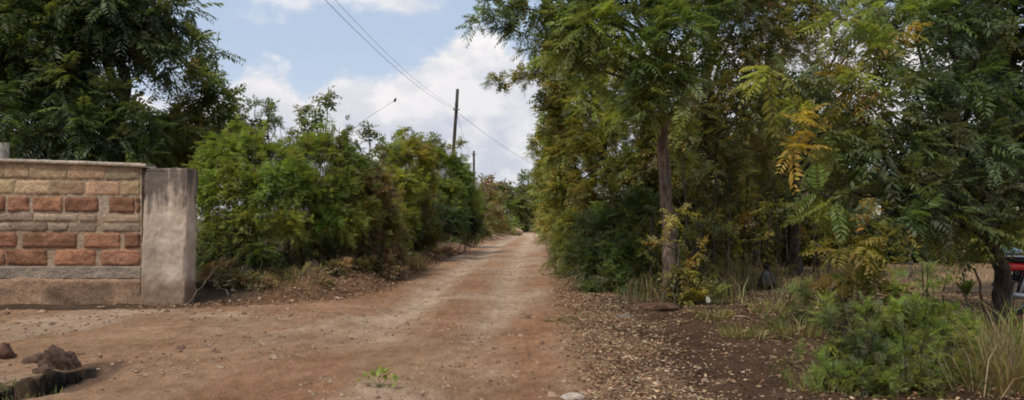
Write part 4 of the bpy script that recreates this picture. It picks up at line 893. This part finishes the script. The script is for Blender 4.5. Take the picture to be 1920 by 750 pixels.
cable(A1 + np.array([-.1, -.15, .05]), (-5.85, -4, 8.3), 1.2, .008, 'lower of two overhead cables running up the sky from the leaning pole')
cable(A1 + np.array([.0, -.15, .12]), (-5.62, -4, 8.42), 1.2, .006, 'upper of two overhead cables running up the sky from the leaning pole')
cable(A1 + np.array([.1, .1, -.1]), PX(1045, 330, 62), .35, .012, 'thin cable sloping from the leaning pole down across the road')
cable(A1 + np.array([.0, .1, .4]), p2t + np.array([0, 0, -.5]), .8, .012, 'cable between the leaning pole and the distant pole')

# ================================================================== LOOSE THINGS
def clod(label, seed, c, r, col, cat='clod', name='soil_clod', mat=CLOD, group=None, sub=14, rough=.5):
    rng = rs(seed); c = np.asarray(c, float); c[2] = hz(c[0], c[1]) + r[2] * .25
    th, ph = np.meshgrid(np.linspace(0, 2 * math.pi, sub * 2 + 1)[:-1], np.linspace(.001, math.pi - .001, sub))
    d = np.stack([np.sin(ph) * np.cos(th), np.sin(ph) * np.sin(th), np.cos(ph)], -1)
    s = int(seed) * 3
    k = 1 + rough * (fbm(d[..., 0] * 1.6 + d[..., 2] * 1.1 + s, d[..., 1] * 1.6 + s, s, 4) - .5) * 1.6 + rough * .3 * (fbm(d[..., 0] * 6 + d[..., 2] * 4 + s, d[..., 1] * 6 - d[..., 2] * 3, s + 1, 2) - .5)
    V = c + d * np.asarray(r) * k[..., None]
    w = sub * 2; i, j = np.meshgrid(np.arange(w), np.arange(sub - 1)); a = (j * w + i).ravel(); b = (j * w + (i + 1) % w).ravel()
    C = np.asarray(col) * (.65 + .7 * fbm(d[..., 0] * 3 + s, d[..., 1] * 3 + d[..., 2] * 2, s + 2, 3))[..., None]
    o = MB().add(V.reshape(-1, 3), np.stack([a, a + w, b + w, b], 1), C.reshape(-1, 3)).build(name, mat, None, True, c)
    return tag(o, label, cat, group)
DK = (.095, .058, .042)
clod('big dark crumbly block of earth on the back rim of the hole', 501, GP(106, 688), (.165, .13, .14), DK, rough=1.3, sub=26)
clod('dark earth clod at the right end of the hole rim', 502, GP(133, 690), (.07, .07, .09), (.08, .05, .036), rough=1.1)
clod('brown lump of earth left of the hole, partly out of view', 503, GP(2, 668), (.11, .12, .10), (.12, .065, .045), rough=1.0)
clod('small dark clod left of the big block on the hole rim', 504, GP(70, 678), (.09, .09, .07), (.13, .085, .06), rough=1.1)
clod('crumbled clod in front of the big block at the hole edge', 505, GP(84, 697), (.08, .06, .05), (.11, .07, .05), rough=1.2)
clod('flat crumb of dark earth between the rim clods', 508, GP(118, 668), (.10, .08, .05), (.10, .06, .045), rough=1.2)
clod('pale flat stone at the bottom edge near the road side', 506, GP(1075, 744), (.10, .06, .035), (.42, .34, .27), 'stone', 'rough_stone', rough=.3)
clod('long dark earth hump below the yellow shrub', 507, GP(1225, 586), (.38, .16, .085), (.11, .065, .042), 'earth mound', 'earth_hump', rough=.9)
clod('grey-brown stone in the leaf litter left of the earth hump', 512, GP(1172, 597), (.16, .1, .06), (.17, .13, .10), 'stone', 'rough_stone')
clod('low pale brown dirt heap on the left verge by the brown bush', 509, GP(800, 482), (.9, .8, .25), (.27, .17, .10), 'dirt heap', 'dirt_heap', rough=.35)
clod('dirt heap at the left of the road near its far end', 510, GP(955, 441), (1.4, 1.2, .55), (.34, .22, .14), 'dirt heap', 'dirt_heap', rough=.35)
# small stones on the road
rng = rs(521); n = 5200
n = 9000; x = rng.uniform(-9, 2.5, n); y = 5 + rng.uniform(0, 1, n) ** 1.6 * 26
k = (x < edgeR(y) + 1.2) & (edgeB(x, y) < .4) & ~((x < -5.2) & (y > 12.2)) & (fbm(x * .8, y * .8, 23) > .42); x, y = x[k], y[k]; n = len(x)
s = rng.uniform(.006, .02, n) * (1 + 1.2 * (rng.uniform(0, 1, n) > .95)); z = height(x, y) + .006
o8 = np.array([[1, 1, 0], [-1, 1, 0], [-1, -1, 0], [1, -1, 0], [.6, .5, .8], [-.5, .6, .7], [-.6, -.5, .8], [.5, -.6, .7]], float)
V = np.stack([x, y, z], 1)[:, None] + o8[None] * s[:, None, None] * rng.uniform(.6, 1.3, (n, 8, 3))
q = np.array([[4, 5, 6, 7], [0, 1, 5, 4], [1, 2, 6, 5], [2, 3, 7, 6], [3, 0, 4, 7]])
Q = (np.arange(n)[:, None, None] * 8 + q[None]).reshape(-1, 4)
C = np.repeat(np.array([[.32, .21, .14], [.17, .10, .065], [.34, .24, .16]])[rng.choice(3, n, p=[.4, .4, .2])], 8, 0)
tag(mesh_obj('pebbles', V.reshape(-1, 3), Q, CLOD, None, C), kind='stuff')
# scraps of plastic
def scrap(label, seed, c, size, col, name='plastic_scrap'):
    rng = rs(seed); c = np.asarray(c, float); n = 7
    U, W = np.meshgrid(np.linspace(-1, 1, n), np.linspace(-1, 1, n))
    V = np.stack([U * size[0] * (1 + rng.normal(0, .12, U.shape)), W * size[1] * .6 + rng.normal(0, .15, U.shape) * size[1], (W * .6 + rng.normal(0, .3, U.shape)) * size[2]], -1) + c
    i, j = np.meshgrid(np.arange(n - 1), np.arange(n - 1)); b = (j * n + i).ravel()
    return tag(MB().add(V.reshape(-1, 3), np.stack([b, b + 1, b + n + 1, b + n], 1), col).build(name, PLASTIC, None, True, c), label, 'litter')
c = GP(580, 545); c[2] = hz(c[0], c[1]); c = PX(580, 510, c[1] - .1)
c[2] = max(c[2], hz(c[0], c[1]) + .03); scrap('small white plastic scrap caught at the foot of the hedge', 531, c, (.05, .05, .045), (.75, .75, .78))
scrap('pale torn scrap hanging on the yellow shrub by the bare trunk', 532, PX(1328, 562, 11.2), (.03, .03, .06), (.27, .27, .20))
# black bag slumped on the ground in the grove
rng = rs(541); c = GP(1437, 553); c[2] = hz(c[0], c[1])
t = np.array([0, .02, .10, .2, .29, .35, .375, .40, .44, .47]); rad = np.array([.05, .14, .165, .15, .10, .05, .03, .03, .055, .065])
seg = 20; a = np.linspace(0, 2 * math.pi, seg, endpoint=False)
R = rad[:, None] * (1 + .16 * np.sin(a * 5 + t[:, None] * 6) * (t[:, None] > .15) + rng.normal(0, .07, (len(t), seg)))
V = np.stack([c[0] + R * np.cos(a) + .02 * np.sin(t * 8)[:, None], c[1] + R * .8 * np.sin(a), c[2] + t[:, None] + rng.normal(0, .006, R.shape)], -1)
i, j = np.meshgrid(np.arange(seg), np.arange(len(t) - 1)); q0 = (j * seg + i).ravel(); q1 = (j * seg + (i + 1) % seg).ravel()
bag = empty('black_bag', c, 'black plastic bag with tied neck standing on the ground in the grove', 'bag')
MB().add(V.reshape(-1, 3), np.stack([q0, q1, q1 + seg, q0 + seg], 1), (.012, .012, .014)).build('sack', PLASTIC, bag, True)
tb = MB(); aa = np.linspace(0, 2 * math.pi, 13); tb.tube(np.stack([c[0] + .038 * np.cos(aa) + .005, c[1] + .034 * np.sin(aa), c[2] + .385 + 0 * aa], 1), .009, 6, (.02, .02, .025), cap=False); tb.build('tie', PLASTIC, bag)

# ================================================================== PARKED MOTORCYCLE (seen from its side, mostly past the right of the view)
my = 10.6; mx = PX(1899, HY, my)[0]; mz = hz(mx + .6, my)
O = np.array([mx, my, mz])
moto = empty('parked_motorcycle', O, 'red and black motorcycle parked at the right edge, only its rear showing', 'motorcycle')
def ring(c, R, r, col, seg=28, sq=1.):
    a = np.linspace(0, 2 * math.pi, seg + 1)
    return MB().tube(np.stack([c[0] + R * np.cos(a), c[1] + 0 * a, c[2] + R * np.sin(a)], 1), r, 8, col, cap=False)
def wheel(cx):
    c = O + np.array([cx, 0, .29])
    ty = ring(c, .255, .042, (.014, .014, .015)).build('wheel', RUBBER, moto, True)
    rim = ring(c, .205, .016, (.30, .30, .31)); rim.tube([c + np.array([0, -.07, 0]), c + np.array([0, .07, 0])], .045, 8, (.25, .25, .26)); rim.build('rim', METAL, ty, True)
    sp = MB()
    for k in range(18):
        a = k * math.pi / 9; sp.tube([c + np.array([0, (-1) ** k * .03, 0]), c + np.array([.2 * math.cos(a), 0, .2 * math.sin(a)])], .003, 4, (.4, .4, .4), cap=False)
    sp.build('spokes', METAL, ty)
wheel(0); wheel(1.25)
def mtube(name, pts, rad, col, mat, par=moto):
    p = np.asarray(pts, float) + O; return MB().tube(p, rad, 8, col).build(name, mat, par, True)
def lump(name, c, r, col, mat, par=moto, p=2.6):
    th, ph = np.meshgrid(np.linspace(0, 2 * math.pi, 25)[:-1], np.linspace(.001, math.pi - .001, 14))
    f = lambda v: np.sign(v) * np.abs(v) ** (2 / p)
    V = O + np.asarray(c) + np.stack([f(np.sin(ph)) * f(np.cos(th)) * r[0], f(np.sin(ph)) * f(np.sin(th)) * r[1], f(np.cos(ph)) * r[2]], -1)
    i, j = np.meshgrid(np.arange(24), np.arange(13)); a = (j * 24 + i).ravel(); b = (j * 24 + (i + 1) % 24).ravel()
    return MB().add(V.reshape(-1, 3), np.stack([a, a + 24, b + 24, b], 1), col).build(name, mat, par, True)
RD = (.50, .018, .016); BK = (.015, .015, .016)
fr = MB()
for s in (-1, 1):
    for P in ([(0, .08 * s, .29), (.45, .07 * s, .40), (.75, .05 * s, .42)], [(-.05, .08 * s, .66), (.4, .08 * s, .62), (1.0, .03 * s, .80)], [(.0, .08 * s, .29), (.08, .08 * s, .64)]):
        fr.tube(np.array(P) + O, .016, 8, BK)
fr.build('frame', METAL, moto, True)
for s in (-1, 1):
    mtube('shock_absorber', [(.02, .11 * s, .31), (.14, .1 * s, .62)], .024, (.35, .35, .36), METAL)
    mtube('fork', [(1.25, .08 * s, .29), (1.02, .08 * s, .86)], .022, (.5, .5, .5), METAL)
    lump('side_panel', (.30, .12 * s, .60), (.16, .035, .09), RD, PAINT)
lump('tail_cowl', (-.02, 0, .70), (.20, .11, .065), RD, PAINT)
lump('fuel_tank', (.78, 0, .82), (.26, .14, .12), RD, PAINT)
lump('seat', (.26, 0, .80), (.38, .13, .055), BK, RUBBER)
lump('engine', (.60, 0, .40), (.20, .13, .15), (.09, .09, .095), METAL)
mtube('exhaust', [(.62, -.13, .36), (.4, -.15, .26), (-.15, -.16, .32)], [.02, .03, .045], (.32, .32, .33), METAL)
rk = MB()
for s in (-1, 1): rk.tube(np.array([(.10, .12 * s, .85), (-.22, .12 * s, .86), (-.26, .0, .86)]) + O, .010, 8, (.55, .57, .6))
for q_ in (-.16, -.06, .04): rk.tube(np.array([(q_, -.12, .86), (q_, .12, .86)]) + O, .008, 8, (.55, .57, .6))
rk.build('luggage_rack', METAL, moto, True)
lump('carried_bundle', (-.05, 0, .925), (.15, .13, .055), (.26, .36, .44), PLASTIC)  # silver-blue reflection put into the bundle's colour
ml = lump('tail_light', (-.215, 0, .69), (.02, .06, .03), (.35, .01, .01), PAINT)
mg = MB()
a_ = np.linspace(.35, 2.7, 14)
for k in range(13):
    mg.add(np.array([[.31 * math.cos(a_[k + d]), s * .06, .29 + .31 * math.sin(a_[k + d])] for d, s in ((0, -1), (0, 1), (1, 1), (1, -1))]) + O, [[0, 1, 2, 3]], BK)
mg.build('rear_mudguard', PAINT, moto, True)
mtube('handlebar', [(1.0, -.36, .98), (1.04, -.18, 1.0), (1.04, .18, 1.0), (1.0, .36, .98)], .013, (.4, .4, .4), METAL)
lump('headlight', (1.16, 0, .88), (.07, .09, .09), (.6, .6, .62), PAINT)
mtube('side_stand', [(.55, -.1, .28), (.50, -.28, .01)], .012, BK, METAL)

# ================================================================== SKY, SUN, CAMERA
SUN_EL, SUN_AZ = math.radians(57), math.radians(218)            # azimuth clockwise from +Y: the sun stands behind-left
w = bpy.data.worlds.new('World'); scene.world = w; w.use_nodes = True
nt = w.node_tree; nt.nodes.clear(); L = nt.links
sky = node(nt, 'ShaderNodeTexSky'); sky.sky_type = 'NISHITA'; sky.sun_disc = False
sky.sun_elevation = SUN_EL; sky.sun_rotation = SUN_AZ; sky.air_density = 1.0; sky.dust_density = 2.2; sky.ozone_density = 1.0
tc = node(nt, 'ShaderNodeTexCoord'); D = tc.outputs['Generated']
sx = node(nt, 'ShaderNodeSeparateXYZ'); L.new(D, sx.inputs[0])
el = mathn(nt, 'ARCSINE', sx.outputs['Z']); az = mathn(nt, 'ARCTAN2', sx.outputs['X'], sx.outputs['Y'])
def cvec(s):
    m = node(nt, 'ShaderNodeMapping'); m.inputs['Scale'].default_value = s; L.new(D, m.inputs['Vector']); return m.outputs[0]
nb = noise(nt, cvec((1, 1, 1.5)), 7.0, 8, .58)
ns = noise(nt, cvec((1, 1, 1.6)), 19.0, 6, .6)
nl = noise(nt, cvec((1, 1, 3.0)), 3.1, 5, .5)
# outline of the cumulus bank: elevation of its top against azimuth
fcv = node(nt, 'ShaderNodeFloatCurve'); L.new(mathn(nt, 'MULTIPLY_ADD', az, 1 / (2 * math.pi), .5), fcv.inputs['Value'])
cv = fcv.mapping.curves[0]
prof = [(-3.14, .22), (-2.2, .36), (-1.4, .20), (-.9, .30), (-.55, .20)]
for px, py in [(380, 190), (440, 150), (510, 118), (550, 165), (580, 175), (610, 140), (650, 122), (700, 140), (740, 128), (790, 112), (830, 78), (880, 62), (930, 72), (970, 100), (1010, 110), (1100, 60), (1250, 90), (1500, 10), (1800, 60)]:
    prof.append((math.atan((px - HX) / F), math.atan((HY - py) / F * math.cos(math.atan((px - HX) / F)))))
prof += [(.9, .32), (1.5, .22), (2.3, .34), (3.14, .22)]
pts = [((a / (2 * math.pi)) + .5, e / .5) for a, e in prof]
cv.points[0].location = pts[0]; cv.points[1].location = pts[-1]
for p in pts[1:-1]: cv.points.new(*p)
fcv.mapping.update()
top = mathn(nt, 'MULTIPLY', fcv.outputs[0], .5)
dd = mathn(nt, 'SUBTRACT', top, el)                              # > 0 inside the bank
wob = mathn(nt, 'ADD', mathn(nt, 'MULTIPLY_ADD', nb, .11, -.055), mathn(nt, 'MULTIPLY_ADD', ns, .05, -.025))
edge = mathn(nt, 'ADD', dd, wob)
bank = ramp(nt, edge, -.008, .016)
hi = mathn(nt, 'MULTIPLY', ramp(nt, mathn(nt, 'ADD', nl, mathn(nt, 'MULTIPLY', ns, .25)), .66, .80), ramp(nt, el, .17, .27))
cover = mathn(nt, 'MAXIMUM', bank, mathn(nt, 'MULTIPLY', hi, .85))
# cloud tone: bright tops, greyer bellies
lit = mathn(nt, 'ADD', mathn(nt, 'MULTIPLY', ramp(nt, edge, .0, .10, 1, .25), .5), mathn(nt, 'MULTIPLY', ramp(nt, mathn(nt, 'ADD', mathn(nt, 'MULTIPLY', nb, .6), mathn(nt, 'MULTIPLY', ns, .4)), .42, .58), .6))
ccol = mixc(nt, lit, (5.6, 6.0, 7.1), (9.7, 9.4, 9.3))
skys = mixc(nt, 1., sky.outputs[0], (.85, .85, .85), 'MULTIPLY')
sat = mixc(nt, .75, skys, (5.9, 7.2, 9.2))
sat = mixc(nt, ramp(nt, el, .26, .02, 0, .65), sat, (7.6, 8.1, 9.0))
col = mixc(nt, cover, sat, ccol)
below = ramp(nt, el, -.02, .0)
col = mixc(nt, below, (1.0, .85, .6), col)
bg = node(nt, 'ShaderNodeBackground'); L.new(col, bg.inputs[0]); bg.inputs[1].default_value = .1
wo = node(nt, 'ShaderNodeOutputWorld'); L.new(bg.outputs[0], wo.inputs[0])

ld = bpy.data.lights.new('sun', 'SUN'); ld.energy = 2.8; ld.angle = math.radians(8); ld.color = (1, .94, .85)
so = bpy.data.objects.new('sun', ld); COL.objects.link(so)
sd_ = Vector((math.sin(SUN_AZ) * math.cos(SUN_EL), math.cos(SUN_AZ) * math.cos(SUN_EL), math.sin(SUN_EL)))
so.rotation_euler = sd_.to_track_quat('Z', 'Y').to_euler(); so.location = (0, -5, 30)
cd = bpy.data.cameras.new('camera'); co = bpy.data.objects.new('camera', cd); COL.objects.link(co)
co.location = (0, 0, EYE); co.rotation_euler = (math.radians(90), 0, 0)
cd.sensor_width = 36; cd.lens = 36 * F / 1920; cd.shift_y = (HY - 375) / 1920; cd.clip_start = .05; cd.clip_end = 6000
scene.camera = co
scene.view_settings.view_transform = 'Standard'; scene.view_settings.look = 'None'; scene.view_settings.exposure = 0; scene.view_settings.gamma = 1
scene.cycles.filter_width = 1.9
scene.cycles.max_bounces = 12; scene.cycles.diffuse_bounces = 8; scene.cycles.transmission_bounces = 10; scene.cycles.transparent_max_bounces = 4
